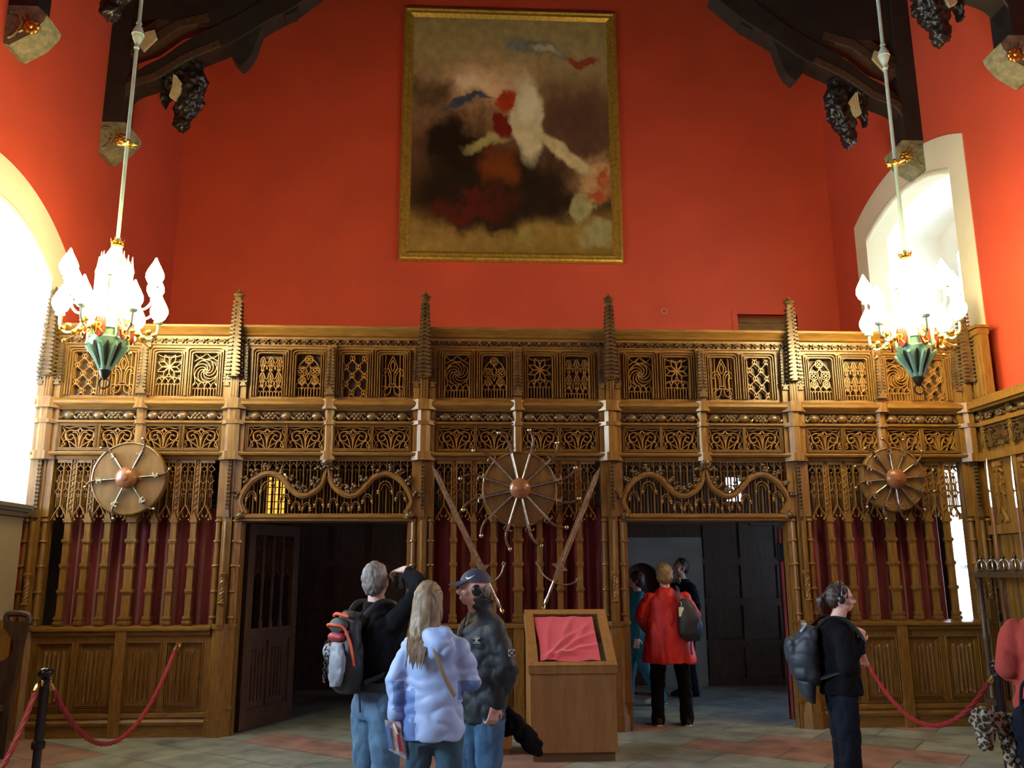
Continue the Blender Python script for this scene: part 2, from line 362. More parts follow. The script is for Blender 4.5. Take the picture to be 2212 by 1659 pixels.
W=bpy.data.worlds.new('sky'); S.world=W; W.use_nodes=True; W.node_tree.nodes['Background'].inputs[0].default_value=(.80,.90,1,1); W.node_tree.nodes['Background'].inputs[1].default_value=4.0
# ================================================================== the carved oak screen
PX=[-4.62,-2.585,-.47,1.65,3.79,5.87]      # centres of the six posts
MX=[(PX[i]+PX[i+1])/2 for i in range(5)]
scr=thing('oak_screen','long carved oak screen with pierced tracery and two doorways across the hall','screen',(.62,YS,0))
def part(name,mb,mt=CARVE,parent=None,**k): return obj(name,mb,mt,parent or scr,**k)
def loc(o,x,y,z): o.location=Vector((x,y,z))-o.parent.location; return o
XA,XB=XL+.02,5.97
# long mouldings
def moulding(name,prof,mt=OAKH,x0=XA,x1=XB): m=MB(); m.sweepx([(YS+y,z) for y,z in prof],x0,x1); return part(name,m,mt,smooth=30)
moulding('cornice',[(.12,4.24),(-.05,4.24),(-.06,4.29),(-.10,4.30),(-.07,4.34),(-.115,4.37),(-.13,4.385),(-.13,4.41),(.12,4.41)])
m=MB()
x=XA+.05
while x<XB: 
    for a in (-1,1):
        m.rib([(x-.028,4.235-a*.025),(x+.028,4.235+a*.025)],.022,YS-.085,YS-.05)
    m.ell((x,YS-.085,4.235),(.014,.02,.014),8,6); m.tube([(x+.035,YS-.065,4.235),(x+.08,YS-.065,4.235)],.012,6); x+=.115
part('leaf_band',m,CARVE)
moulding('back_strip',[(.06,4.19),(-.045,4.19),(-.05,4.21),(-.05,4.265),(.06,4.265)])
moulding('torus_rail',[(.1,3.44),(-.05,3.44),(-.07,3.46),(-.10,3.475),(-.125,3.50),(-.125,3.53),(-.10,3.555),(-.05,3.57),(.1,3.57)])
moulding('frieze_board',[(.1,3.30),(-.005,3.30),(-.005,3.45),(.1,3.45)],DARKOAK)
moulding('frieze_moulding',[(.1,3.28),(-.04,3.28),(-.075,3.295),(-.075,3.31),(-.04,3.325),(.1,3.325)])
moulding('string_moulding',[(.1,2.885),(-.03,2.885),(-.04,2.92),(-.10,2.93),(-.11,2.95),(-.10,2.965),(-.03,2.975),(.1,2.975)])

# --- tracery designs in a unit box 0..1 x 0..hgt
def lancets(n,z1,z0=0):
    out=[];w=1/n
    for i in range(n):
        a=i*w
        out.append([(a,z0),(a,z1-.1)]+arc(a+w,z1-.1,w,180,125,4)); out.append([(a+w,z0),(a+w,z1-.1)]+arc(a,z1-.1,w,0,55,4))
        out.append([(a+w/2,z0),(a+w/2,z1-.16)])
        out.append([(a+w*.08,z1-.18),(a+w*.3,z1-.12),(a+w*.5,z1-.18),(a+w*.7,z1-.12),(a+w*.92,z1-.18)])
    return out
def circ(x,z,r,n=16,rz=None): return arc(x,z,r,0,360,n,rz)
def quat(x,z,r): return [circ(x+dx*r*.5,z+dz*r*.5,r*.38,8) for dx,dz in ((1,0),(-1,0),(0,1),(0,-1))]
HT=1.78
def dA():
    out=[]
    for i in range(5):
        P=[];
        for j in range(41):
            z=HT*j/40; ph=(z/.36)*pi
            P.append((min(max(i/4+.125*sin(ph)*(1 if i%2 else -1),0),1),z))
        out.append(P)
    for j in range(5):
        for i in range(4):
            zc=.18+j*.36; xc=.125+i*.25
            if (i+j)%2: out.append(circ(xc,zc,.095,12)); out.append([(xc,zc-.09),(xc,zc-.02)])
    return out
def dB():
    out=[[(x,0),(x,HT)] for x in (.06,.2,.8,.94)]
    for s in (-1,1):
        X=lambda a:.5+s*a
        out.append(spline([(X(0),HT-.03),(X(.15),1.42),(X(.19),1.25),(X(.07),1.0),(X(.06),.55)],5))
        out.append(spline([(X(0),HT-.22),(X(.09),1.35),(X(.02),1.08)],5))
        out.append(spline([(X(.10),1.02),(X(.18),1.17),(X(.32),1.2),(X(.43),1.08),(X(.42),.92),(X(.33),.9)],5))
        out.append(spline([(X(.12),.85),(X(.2),1.05),(X(.30),1.08),(X(.34),.97)],5))
        out.append([(X(.28),.9),(X(.28),.45)]); out.append([(X(.12),.85),(X(.12),.55)])
        out.append(spline([(X(.06),.42),(X(.1),.2),(X(.22),.1),(X(.33),.12),(X(.38),.24),(X(.28),.38),(X(.2),.36)],5))
        out.append(spline([(X(.08),.45),(X(.2),.42),(X(.3),.46),(X(.44),.38),(X(.44),.12),(X(.3),.02)],5))
    out.append(circ(.5,.50,.15,14,.055)); return out
def dC():
    out=lancets(4,.62); cx,cz=.5,1.2
    for k in range(8):
        a=k*45+22.5; d=(cos(R(a)),sin(R(a))); e=(-d[1],d[0]); Lh=.55 if k in (1,2,5,6) else .5
        for s in (-1,1): out.append([(min(max(cx+d[0]*t*Lh*1.0+e[0]*s*.1*sin(pi*t),0),1),cz+d[1]*t*Lh+e[1]*s*.1*sin(pi*t)) for t in [q/8 for q in range(9)]])
    out+= [arc(.5,HT+.0,.5,200,340,8,.18),arc(.5,.66,.5,20,160,8,.12)]; return out
def dD():
    out=lancets(4,.45); cx,cz=.5,1.03
    out.append(circ(cx,cz,.1,14)); out.append(circ(cx,cz,.05,10))
    for k in range(8):
        a=k*45; out.append([(cx+(.1+.36*t)*cos(R(a+110*t)),cz+(.1+.38*t)*sin(R(a+110*t))) for t in [q/9 for q in range(10)]])
    out.append(circ(cx,cz,.48,24)); out+= [spline([(0,HT),(.2,1.6),(.5,1.52)],5),spline([(1,HT),(.8,1.6),(.5,1.52)],5),spline([(.5,HT),(.3,1.62),(.02,1.45)],5),spline([(.5,HT),(.7,1.62),(.98,1.45)],5),
      spline([(0,.4),(.1,.55),(.04,.9)],4),spline([(1,.4),(.9,.55),(.96,.9)],4)]; return out
def dE():
    out=lancets(4,.34)
    for z0 in (.36,1.02):
        for i in range(3):
            x=1/6+i/3
            for s in (-1,1):
                out.append(spline([(x,z0+.64),(x+s*.09,z0+.45),(x+s*.05,z0+.2),(x+s*.02,z0)],5))
                out.append(spline([(x+s*.03,z0+.14),(x+s*.1,z0+.28),(x+s*.155,z0+.22),(x+s*.14,z0+.1)],4))
                out.append([(x,z0+.55),(x+s*.03,z0+.4),(x,z0+.2)])
            out.append(circ(x,z0+.08,.07,10,.03))
        for i in range(4): 
            x=i/3; out.append(spline([(min(max(x-.12,0),1),z0+.62),(x if 0<x<1 else x,z0+.35),(min(max(x+.12,0),1),z0+.62)],4))
    return out
def dF():
    out=lancets(4,.5); out+= [circ(.5,1.56,.17,14),circ(.24,1.05,.2,16),circ(.76,1.05,.2,16),circ(.24,.66,.16,14),circ(.76,.66,.16,14)]
    out+= quat(.5,1.56,.15)+quat(.24,1.05,.17)+quat(.76,1.05,.17)+quat(.24,.66,.13)+quat(.76,.66,.13)
    out+= [arc(1.0,1.05,.95,180,130,8,.72),arc(0,1.05,.95,0,50,8,.72),spline([(.5,1.38),(.38,1.2),(.04,1.18)],5),spline([(.5,1.38),(.62,1.2),(.96,1.18)],5),[(.5,1.0),(.44,.85),(.5,.7),(.56,.85),(.5,1.0)]]; return out
def dG():
    out=[]
    for s in (-1,1):
        X=lambda a:.5+s*a
        sp=[(X(.24)+s*.0+cos(R(a))*r*s,.33+sin(R(a))*r) for a,r in [(q*30,.03+q*.0085) for q in range(14)]]
        out.append(sp)
        out.append(spline([(X(0),.56),(X(.1),.48),(X(.25),.50),(X(.38),.42),(X(.36),.25),(X(.2),.14),(X(.04),.02)],5))
        out.append(spline([(X(0),.02),(X(.02),.25),(X(.08),.42),(X(.2),.44)],5))
        out.append(spline([(X(.06),.02),(X(.1),.2),(X(.14),.3)],4)); out.append(spline([(X(.48),.02),(X(.4),.2),(X(.3),.2),(X(.22),.02)],5))
        out.append(spline([(X(.49),.6),(X(.42),.48),(X(.49),.3),(X(.38),.1),(X(.49),.02)],5)); out.append(spline([(X(0),.6),(X(.12),.6),(X(.3),.56),(X(.44),.6)],4))
    out+= [[(.5,.0),(.5,.4)],[(.44,.47),(.5,.55),(.56,.47),(.5,.4),(.44,.47)]]; return out
def tracery(fn,w,h,hu,rw=.014,d=.035):
    m=MB()
    for P in fn():
        Q=[((min(max(u,0),1)-.5)*w,min(max(v,0),hu)/hu*h) for u,v in P]; m.rib(Q,rw,-.012,d)
    m.box(-w/2,w/2,d,d+.012,0,h) if fn in () else None
    return m
TR={}
for nm,fn in dict(A=dA,B=dB,C=dC,D=dD,E=dE,F=dF).items(): TR[nm]=tracery(fn,.275,.49,HT,.019).mesh('tracery_panel',RIBOAK,40)
TG=tracery(dG,.40,.245,.62,.021).mesh('scroll_panel',RIBOAK,40)
BACK=MB().box(-.16,.16,.06,.075,-.03,.53).mesh('tracery_backing',DARKOAK,None)  # darker than the screen wood: recess shade put into the colour
BACKG=MB().box(-.22,.22,.06,.075,-.03,.28).mesh('scroll_backing',DARKOAK,None)  # same dark colour, painted shade behind the scrollwork
def frame_mould(w,h,t=.03,y0=-.02,y1=.02,arch=False):
    m=MB()
    for k,(e,yy) in enumerate(((0,y1-.012),(t,y1-.002),(2*t,y1+.0))):
        a,b=w/2+e,h; P=[(-a,0),(-a,h+e-.02),(-a+.03,h+e),(a-.03,h+e),(a,h+e-.02),(a,0)]
        if not arch: P=[(-a,-e),(-a,h+e),(a,h+e),(a,-e)]
        m.rib(P,.016,y0-.004*k,y1,closed=not arch,k=.5)
    return m
FM=frame_mould(.29,.50,.026,-.03,.005,True).mesh('panel_moulding',OAK,40)
FG=frame_mould(.405,.25,.012,-.018,.005).mesh('panel_moulding',OAK,40)
SEQ='ABCD EFAB DFCE DCBA FEDA'.split()
def bayrange(i): # (post centre, mid) pairs for halves
    return [(PX[i]+.155,MX[i]-.05),(MX[i]+.05,PX[i+1]-.155)]
def holed(m,x0,x1,z0,z1,holes,y0,y1):   # board with rectangular holes
    xs=x0
    for (a,b,c,d) in holes:
        m.box(xs,a,y0,y1,z0,z1); m.box(a,b,y0,y1,z0,c); m.box(a,b,y0,y1,d,z1); xs=b
    m.box(xs,x1,y0,y1,z0,z1)
# carved fruit
PINE=MB().ell((0,0,0),(.058,.036,.042),18,12,.22); 
for s in (-1,1): PINE.tube(spline([(s*.055,-.01,-.005),(s*.085,-.02,-.035),(s*.11,-.01,.0)],4),[.012]*8+[.004],6)
PINE=PINE.mesh('pinecone_carving',CARVE,50)
FLW=MB()
for k in range(6):
    a=k*60; FLW.ell((.045*cos(R(a)),-.005,.028*sin(R(a))),(.026,.022,.02),8,6,.08)
FLW.ell((0,-.02,0),(.02,.02,.017),8,6)
for s in (-1,1): FLW.tube(spline([(s*.04,-.01,.02),(s*.075,-.02,.035),(s*.10,-.01,.01)],4),[.011]*8+[.004],6)
FLW=FLW.mesh('leaf_carving',CARVE,50)
for i in range(5):
    for h,(a,b) in enumerate(bayrange(i)):
        w=b-a; cs=[a+w*.25,a+w*.75]
        m=MB(); holed(m,a-.05,b+.05,3.56,4.20,[(c-.145,c+.145,3.605,4.105) for c in cs],YS-.02,YS+.05); pf=part('upper_panel_frame',m,OAK,smooth=None)
        m=MB(); holed(m,a-.05,b+.05,2.97,3.29,[(c-.205,c+.205,3.01,3.265) for c in cs],YS-.02,YS+.05); pg=part('lower_panel_frame',m,OAKH,smooth=None)
        for q,c in enumerate(cs):
            t=link('tracery_panel',TR[SEQ[i][h*2+q]],scr); loc(t,c,YS-.0,3.61); link('backing',BACK,t)
            t2=link('panel_moulding',FM,scr); loc(t2,c,YS-.02,3.605)
            t=link('scroll_panel',TG,scr); loc(t,c,YS-.0,3.015); link('backing',BACKG,t)
            t2=link('panel_moulding',FG,scr); loc(t2,c,YS-.02,3.013)
        for k in range(5):
            o=link('pinecone_carving' if k%2==0 else 'leaf_carving',PINE if k%2==0 else FLW,scr); loc(o,a+w*(k+.5)/5,YS-.03,3.378)
# --- crocketed pinnacles
def crocketed(h,w0,w1,n,fin=True,base=.0):
    m=MB(); m.taper(-w0/2,w0/2,-w0/2,w0/2,base,h-.09,w1/w0)
    for k in range(n):
        t=(k+.5)/n; z=base+(h-.12-base)*t; w=w0+(w1-w0)*t
        for sx,sy in ((1,-1),(-1,-1),(1,1),(-1,1)):
            x=sx*w*.55;y=sy*w*.55; m.box(x-w*.27,x+w*.27,y-w*.27,y+w*.27,z-.008,z+.010)
            m.box(x*1.15-.008,x*1.15+.008,y*1.15-.008,y*1.15+.008,z+.004,z+.018)
    if fin:
        z=h-.09; m.lathe([(w1*.5,0),(w1*.9,.012),(w1*.5,.025),(w1*1.1,.045),(w1*.9,.06),(w1*.35,.08),(.004,.115)],(0,0,z),10)
    return m
PIN=crocketed(1.0,.10,.06,19).mesh('pinnacle',CARVE,30)
SPIN=crocketed(.55,.055,.035,12,False)
SPIN.prism([(-.035,-.03),(.035,-.03),(0,.06)],-.045,.02); SPIN=SPIN.mesh('side_pinnacle',CARVE,30)
MPIN=crocketed(.62,.07,.04,13,False); MPIN.prism([(-.055,-.03),(.055,-.03),(0,.09)],-.06,.02); MPIN=MPIN.mesh('side_pinnacle',CARVE,30)
# --- posts
def spiral(z0,z1,r,tw,cx=0,cy=0):
    m=MB(); n=36
    for s in range(3): m.tube([(cx+r*.55*cos(2*pi*(s/3+tw*t/n)),cy+r*.55*sin(2*pi*(s/3+tw*t/n)),z0+(z1-z0)*t/n) for t in range(n+1)],r*.62,6)
    return m
def octo(m,w,d,z0,z1,y0):
    c=w*.28; m.prism_xy([(-w/2,y0+d),(-w/2,y0+c),(-w/2+c,y0),(w/2-c,y0),(w/2,y0+c),(w/2,y0+d)],z0,z1)
def knobs(z0,z1,n,y,w=.034):
    m=MB(); m.box(-w/2,w/2,y,y+.04,z0,z1)
    for k in range(n):
        z=z0+(z1-z0)*(k+.5)/n
        for s in (-1,1): m.ell((s*w*.33,y-.008,z),(w*.42,.02,(z1-z0)/n*.36),6,5)
    return m
P0={}
m=MB(); octo(m,.25,.2,0,.17,-.10); octo(m,.235,.18,.17,.27,-.085); octo(m,.21,.16,.27,1.1,-.075); octo(m,.235,.18,1.08,1.13,-.085); P0['post_base']=(m,OAK)
m=MB(); m.box(-.125,.125,-.01,.1,1.12,2.9)
for x in (-.095,.095):
    m.lathe([(.027,0),(.027,1.12)],(x,-.02,1.12),10)
    for z in (1.18,1.45,1.72,1.98,2.2): m.lathe([(.03,0),(.043,.012),(.04,.025),(.03,.035)],(x,-.02,z),10)
m.box(-.05,.05,-.05,0,1.12,2.9); m.box(-.125,.125,-.035,0,2.26,2.9); P0['post_shaft']=(m,OAK)
m=spiral(1.35,1.62,.024,2.2,0,-.085); m.lathe([(.03,0),(.045,.015),(.03,.03)],(0,-.085,1.33),10); m.lathe([(.03,0),(.04,.02),(.045,.035),(.03,.045)],(0,-.085,1.62),10); m.lathe([(.02,0),(.02,.55)],(0,-.085,1.66),8)
m.box(-.035,.035,-.10,-.05,1.12,1.34); P0['colonnette']=(m,OAK)
m=knobs(2.33,2.88,13,-.075); m.prism([(-.03,2.25),(.03,2.25),(.02,2.33),(0,2.36),(-.02,2.33)],-.09,-.03); P0['crocket_strip']=(m,CARVE)
m=MB(); octo(m,.27,.2,2.88,2.975,-.13); octo(m,.15,.2,2.975,3.28,-.115); m.box(-.125,.125,-.045,.1,2.97,3.3); octo(m,.27,.2,3.28,3.325,-.125); m.box(-.125,.125,-.045,.1,3.32,3.45); octo(m,.14,.2,3.32,3.45,-.115); octo(m,.28,.24,3.45,3.565,-.15); P0['post_middle']=(m,OAK)
m=MB(); m.box(-.13,.13,-.03,.06,3.56,4.25); m.box(-.047,.047,-.115,0,3.56,4.0); m.box(-.04,.04,-.18,-.1,3.96,4.03)
for x in (-.03,0,.03): m.box(x-.005,x+.005,-.123,-.11,3.58,3.84)
m.rib([(-.03,3.86),(.03,3.93)],.01,-.124,-.11); m.rib([(.03,3.86),(-.03,3.93)],.01,-.124,-.11); m.rib([(-.03,3.93),(.03,3.93),(.03,3.855),(-.03,3.855)],.008,-.124,-.11,True)
m.prism([(-.055,3.94),(.055,3.94),(0,4.05)],-.13,-.02)
for x in (-.09,.09): m.box(x-.032,x+.032,-.075,0,3.56,3.78)
P0['post_head']=(m,OAK)
PM={k:(m.mesh(k,mt,30)) for k,(m,mt) in P0.items()}
for i,x in enumerate(PX):
    for k,me in PM.items():
        o=link(k,me,scr); loc(o,x,YS,0)
    o=link('pinnacle',PIN,scr); loc(o,x,YS-.155,3.80)
    for s in (-1,1):
        o=link('side_pinnacle',SPIN,scr); loc(o,x+s*.09,YS-.06,3.74)
MM=MB(); octo(MM,.12,.14,2.975,3.28,-.06); octo(MM,.16,.18,2.88,2.975,-.12); octo(MM,.15,.16,3.28,3.325,-.09); octo(MM,.11,.14,3.32,3.45,-.07); octo(MM,.16,.2,3.45,3.565,-.135); MM.box(-.05,.05,-.07,.05,3.56,4.2)
MM=MM.mesh('mid_post',OAK,30)
for x in MX:
    loc(link('mid_post',MM,scr),x,YS,0); loc(link('side_pinnacle',MPIN,scr),x,YS-.085,3.64)

# --- closed bays: lights, balusters, dado
LW=None
def light_mesh(w):
    m=MB(); z0,z1=2.27,2.86; h=w/2; r=.012; y0,y1=-.01,.02
    m.box(-h,h,y0,.03,2.85,2.90)
    m.rib([(0,z1),(0,2.38)],.016,y0-.01,y1)
    for c in (-h/2,h/2):
        for s in (-1,1):
            e=c+s*h/2
            m.rib([(c,z1),(c,2.825),(e,2.78)],r,y0,y1)            # top fork
            m.rib([(e,2.78),(c+s*h*.1,2.76),(c,2.74)],r*.7,0,y1)
            m.rib([(e,2.66),(c,2.62),(c,2.59)],r,y0,y1); m.rib([(e,2.53),(c,2.57),(c,2.59)],r,y0,y1)
            m.rib([(e,2.53),(c+s*h*.15,2.50),(c,2.515)],r*.7,0,y1)
        m.rib([(c,2.74),(c,2.36)],.007,0,y1)
        m.rib([(c-h/4,2.70),(c-h/4,2.36)],.006,.004,y1); m.rib([(c+h/4,2.70),(c+h/4,2.36)],.006,.004,y1)
        m.rib(circ(c,2.71,h*.2,8),.006,0,y1); m.rib(circ(c,2.49,h*.2,8),.006,0,y1)
    for s in (-1,1):
        m.rib([(0,2.39),(s*h*.35,2.34),(s*h*.8,2.28),(s*h,2.23)],.018,y0-.01,y1)
        m.rib([(s*h*.45,2.33),(s*h*.4,2.28),(s*h*.25,2.27)],.012,y0,y1); m.rib([(s*h*.8,2.28),(s*h*.7,2.24),(s*h*.6,2.235)],.012,y0,y1)
        m.rib([(s*h*.5,2.32),(s*h*.5,2.42)],.008,0,y1)
        m.ell((s*h*.25,-.005,2.265),.012,6,5); m.ell((s*h*.6,-.005,2.23),.012,6,5)
    return m
def baluster_mesh(w):
    m=MB(); m.box(-w/2,w/2,-.025,.03,1.10,2.24); m.prism([(-w*.75,2.2),(w*.75,2.2),(0,2.32)],-.04,.03)
    for z in (1.12,1.17,1.45,1.72,1.98):
        k=1.25 if z>1.15 else 1.4
        m.box(-w/2*k,w/2*k,-.035,.035,z,z+.016); m.box(-w/2*k*1.12,w/2*k*1.12,-.042,.04,z+.016,z+.034); m.box(-w/2*k,w/2*k,-.035,.035,z+.034,z+.046)
    return m
def twist_strip():
    m=MB(); m.box(-.035,-.025,-.015,.03,2.27,2.9); m.box(.025,.035,-.015,.03,2.27,2.9); m.box(-.025,.025,.005,.03,2.27,2.9)
    for k in range(9):
        z=2.33+k*.063; m.rib([(-.018,z),(.018,z+.03)],.02,-.012,.01); m.tube([(0,-.004,z+.034),(0,-.004,z+.056)],.006,6)
    return m
BAL=baluster_mesh(.062).mesh('baluster',OAK,30); TW=twist_strip().mesh('twisted_strip',RIBOAK,30)
mb=baluster_mesh(.09); mb.box(-.05,.05,-.06,.03,2.2,2.9); CBAL=mb.mesh('centre_baluster',OAK,30)
LM={}
def linen(w,h):
    m=MB(); t=.016
    m.box(-w/2,w/2,.012,.03,0,h)
    for k,(e,y) in enumerate(((0,-.02),(-.018,-.012),(-.034,-.004))):
        a=w/2+e; m.rib([(-a,-e),(-a,h+e),(a,h+e),(a,-e)],.016,y,.02,True,.5)
    n=5; fw=(w-.14)/n
    for k in range(n):
        x=-w/2+.07+fw*(k+.5); zt=h-.09-(.018 if k%2 else .0); zb=.07+(.018 if k%2 else 0)
        m.add([(x-fw*.42,.012,zb),(x,-.012,zb-.012),(x+fw*.42,.012,zb),(x-fw*.42,.012,zt),(x,-.012,zt+.016),(x+fw*.42,.012,zt)],[(0,1,4,3),(1,2,5,4),(0,3,5,2),(3,4,5),(2,1,0)])
        m.rib([(x-fw*.25,zb+.02),(x-fw*.25,zt-.02)],.007,-.008,.01)
    return m
LIN=linen(.37,.66).mesh('linenfold_panel',OAK,30)
for i in (0,2,4):
    m=MB(); x0,x1=PX[i]+.1,PX[i+1]-.1
    m.box(x0,x1,YS-.03,YS+.1,0,.12)
    m.sweepx([(YS+.1,.12),(YS-.045,.12),(YS-.05,.15),(YS-.03,.18),(YS-.045,.2),(YS-.04,.235),(YS-.01,.26),(YS+.1,.26)],x0,x1)
    part('plinth',m,OAKH)
for i in (0,2,4):
    m=MB(); m.sweepx([(YS+.12,.99),(YS-.02,.99),(YS-.03,1.01),(YS-.06,1.03),(YS-.045,1.05),(YS-.08,1.07),(YS-.08,1.095),(YS-.02,1.115),(YS+.12,1.12)],PX[i]+.1,PX[i+1]-.1); part('sill',m,OAKH)
    for (a,b) in bayrange(i):
        a-=.03; b+=.0; w=b-a; n=4; lw=w/n
        m=MB(); m.box(a-.05,b+.08,YS+.0,YS+.08,.25,1.0)
        cs=[a+w*.25,a+w*.76]; hw=.185
        for (p_,q_) in ((a-.05,cs[0]-hw),(cs[0]+hw,cs[1]-hw),(cs[1]+hw,b+.08)): m.box(p_,q_,YS-.03,YS,.285,.945)
        m.box(a-.05,b+.08,YS-.03,YS,.25,.285); m.box(a-.05,b+.08,YS-.03,YS,.945,1.0); part('dado_frame',m,OAK,smooth=None)
        for c in cs: loc(link('linenfold_panel',LIN,scr),c,YS-.028,.285)
        k=round(lw,3)
        if k not in LM: LM[k]=light_mesh(lw-.055).mesh('lattice_light',RIBOAK,30)
        for j in range(n): loc(link('lattice_light',LM[k],scr),a+lw*(j+.5),YS,0)
        for j in range(1,n):
            loc(link('baluster',BAL,scr),a+lw*j,YS,0); loc(link('twisted_strip',TW,scr),a+lw*j,YS,0)
    loc(link('centre_baluster',CBAL,scr),MX[i],YS,0)
    m=MB(); m.box(MX[i]-.055,MX[i]+.055,YS-.07,YS+.05,0,1.1); part('centre_stile',m,OAK)
# --- doorway heads
for i in (1,3):
    a,b=PX[i]+.10,PX[i+1]-.10; w=b-a; cx=(a+b)/2; y=YS
    m=MB(); m.sweepx([(y+.09,2.20),(y-.02,2.20),(y-.05,2.215),(y-.05,2.235),(y-.07,2.25),(y-.07,2.28),(y-.03,2.295),(y+.09,2.295)],a,b); part('lintel',m,OAKH)
    m=MB(); n=25; sp=w/n
    for k in range(n+1):
        x=a+sp*k; m.rib([(x,2.29),(x,2.89)],.014,y-.012,y+.02)
        if k<n:
            c=x+sp/2
            for s in (-1,1): m.rib([(c,2.89),(c,2.86),(c+s*sp/2,2.81)],.009,y-.005,y+.02)
            m.rib([(c-sp/2,2.76),(c,2.79),(c+sp/2,2.76)],.006,y,y+.02); m.rib([(c,2.79),(c,2.3)],.005,y+.004,y+.02)
    m.box(a,b,y-.02,y+.05,2.875,2.9); part('doorway_lattice',m,RIBOAK)
    # wave shaped arch moulding
    Wd=[(.045,.02),(.012,.16),(.05,.33),(.10,.42),(.165,.465),(.235,.42),(.285,.315),(.335,.235),(.385,.225),(.45,.30),(.485,.42),(.497,.55)]
    left=spline([(a+u*w,2.27+v*1.0) for u,v in Wd],6); right=[(2*cx-p[0],p[1]) for p in left][::-1]
    m=MB()
    for P in (left,right):
        P2=[(p[0],p[1]) for p in P]; m.rib(P2,.075,y-.05,y+.02,k=.75); m.rib(P2,.03,y-.065,y-.04,k=.6)
    part('arch_moulding',m,OAK)
    m=MB(); full=left+right
    import itertools
    # cusps hanging under the wave
    cu=[]
    for side in (0,1):
        for (u,v,r) in ((.075,.20,.05),(.165,.28,.075),(.265,.17,.05),(.33,.10,.04),(.39,.09,.04),(.46,.13,.045)):
            x=a+u*w if side==0 else 2*cx-(a+u*w); q=arc(x,2.27+v,r*1.0,0,180,10,r*1.35); m.rib(q,.014,y-.045,y+.0)
            q=arc(x,2.27+v,r*.62,0,180,8,r*.9); m.rib(q,.009,y-.035,y+.0)
            for s in (-1,1): m.ell((x+s*r,y-.045,2.27+v-.012),.016,7,6); m.ell((x+s*r+s*.004,y-.05,2.27+v-.035),.011,6,5)
    part('arch_cusps',m,RIBOAK)
    random.seed(i)
    for P in (left,right):
        for k in range(8,len(P)-4,5):
            m=MB()
            p=P[k]; q=P[k+1]; t=Vector((q[0]-p[0],q[1]-p[1])).normalized(); nrm=Vector((-t.y,t.x)); nrm=nrm if nrm.y>0 else -nrm
            for j in range(5):
                d=nrm*(.045+.028*(j%3))+t*random.uniform(-.035,.035); m.ell((p[0]+d.x,y-.04-random.random()*.02,p[1]+d.y),(.019,.02,.019),7,6)
            m.tube([(p[0],y-.03,p[1]),(p[0]+nrm.x*.05+t.x*.02,y-.05,p[1]+nrm.y*.05),(p[0]+nrm.x*.10+t.x*.05,y-.04,p[1]+nrm.y*.08)],[.012,.014,.006],6)
            part('arch_crocket',m,CARVE)
    m=MB(); m.ell((cx,y-.07,2.86),(.06,.055,.05),12,8,.12)
    for k in range(10):
        aa=2*pi*k/10; m.ell((cx+.05*cos(aa),y-.09,2.85+.04*sin(aa)),.018,7,6)
    for s in (-1,1):
        for k in range(4): m.ell((cx+s*(.03+.03*k),y-.06,2.80-.015*(k%2)),(.024,.02,.018),7,6)
    part('leaf_boss',m,CARVE)
    for s in (-1,1):
        xx=a+.04 if s<0 else b-.04
        m=MB(); m.ell((xx,y-.06,2.27),(.045,.03,.035),10,7,.12)
        for k in range(6): m.ell((xx+.04*cos(k),y-.07,2.27+.035*sin(k*1.3)),.016,7,6)
        part('leaf_stop',m,CARVE)
    # door jamb linings
    for s in (-1,1):
        xx=a+.02 if s<0 else b-.02; m=MB(); m.box(xx-.045,xx+.045,y,y+.12,0,2.22); m.box(xx-.03,xx+.03,y-.03,y,0,2.22)
        for z in (.27,1.1,1.72,1.98): m.box(xx-.05,xx+.05,y-.045,y+.02,z,z+.03)
        part('door_jamb',m,OAK)
# --- return of the panelling on the right wall
m=MB(); 
for (z0,z1) in ((.0,.2),(.95,1.1),(2.05,2.15),(2.88,2.97),(3.28,3.33)): m.box(5.93,XR,5.5,YS,z0,z1)
m.box(6.0,XR,5.5,YS,0,3.45)
yy=YS-.12
while yy>5.5: m.box(5.95,6.05,yy-.07,yy,0,3.45); yy-=.52
m.sweepx([(0,0)]*0 or [(YS,3.6),(YS,3.6),(YS,3.6)],0,0) if False else None
ret=thing('wall_panelling','oak wall panelling with carved frieze along the foot of the right hand wall','panelling',(6.1,7.6,0))
obj('panel_frame',m,OAK,ret,smooth=None)
m=MB(); m.prism_xy([(5.86,5.5),(XR,5.5),(XR,YS-.1),(5.86,YS-.1)],3.45,3.56); m.box(5.82,XR,5.5,YS-.05,3.48,3.53); m.box(5.9,XR,5.5,YS-.05,3.56,3.6); obj('top_rail',m,OAK,ret)
yy=YS-.3
TRm=tracery(dG,.36,.24,.62,.017).mesh('scroll_panel',CARVE,40)
k=0
while yy>8.0:
    o=link('scroll_panel',TRm,ret); o.location=Vector((5.955,yy,3.02))-ret.location; o.rotation_euler=(0,0,R(-90))
    o=link('pinecone_carving' if k%2 else 'leaf_carving',PINE if k%2 else FLW,ret); o.location=Vector((5.96,yy,3.39))-ret.location; o.rotation_euler=(0,0,R(-90))
    o=link('leaf_carving' if k%2 else 'pinecone_carving',FLW if k%2 else PINE,ret); o.location=Vector((5.96,yy+.2,3.39))-ret.location; o.rotation_euler=(0,0,R(-90))
    o=link('lattice_light',list(LM.values())[0],ret); o.location=Vector((5.97,yy-.02,-.05))-ret.location; o.rotation_euler=(0,0,R(-90)); yy-=.41; k+=1
# short upper return wing of the screen
m=MB(); m.box(5.95,6.05,9.40,YS-.05,3.60,4.41); m.box(5.9,6.08,9.39,YS-.05,4.415,4.45); m.box(5.92,6.06,9.395,YS-.05,4.34,4.405)
for y_ in (9.42,9.5,9.58): m.box(5.93,5.96,y_,y_+.03,3.62,4.2)
part('return_wing',m,OAK,smooth=30)
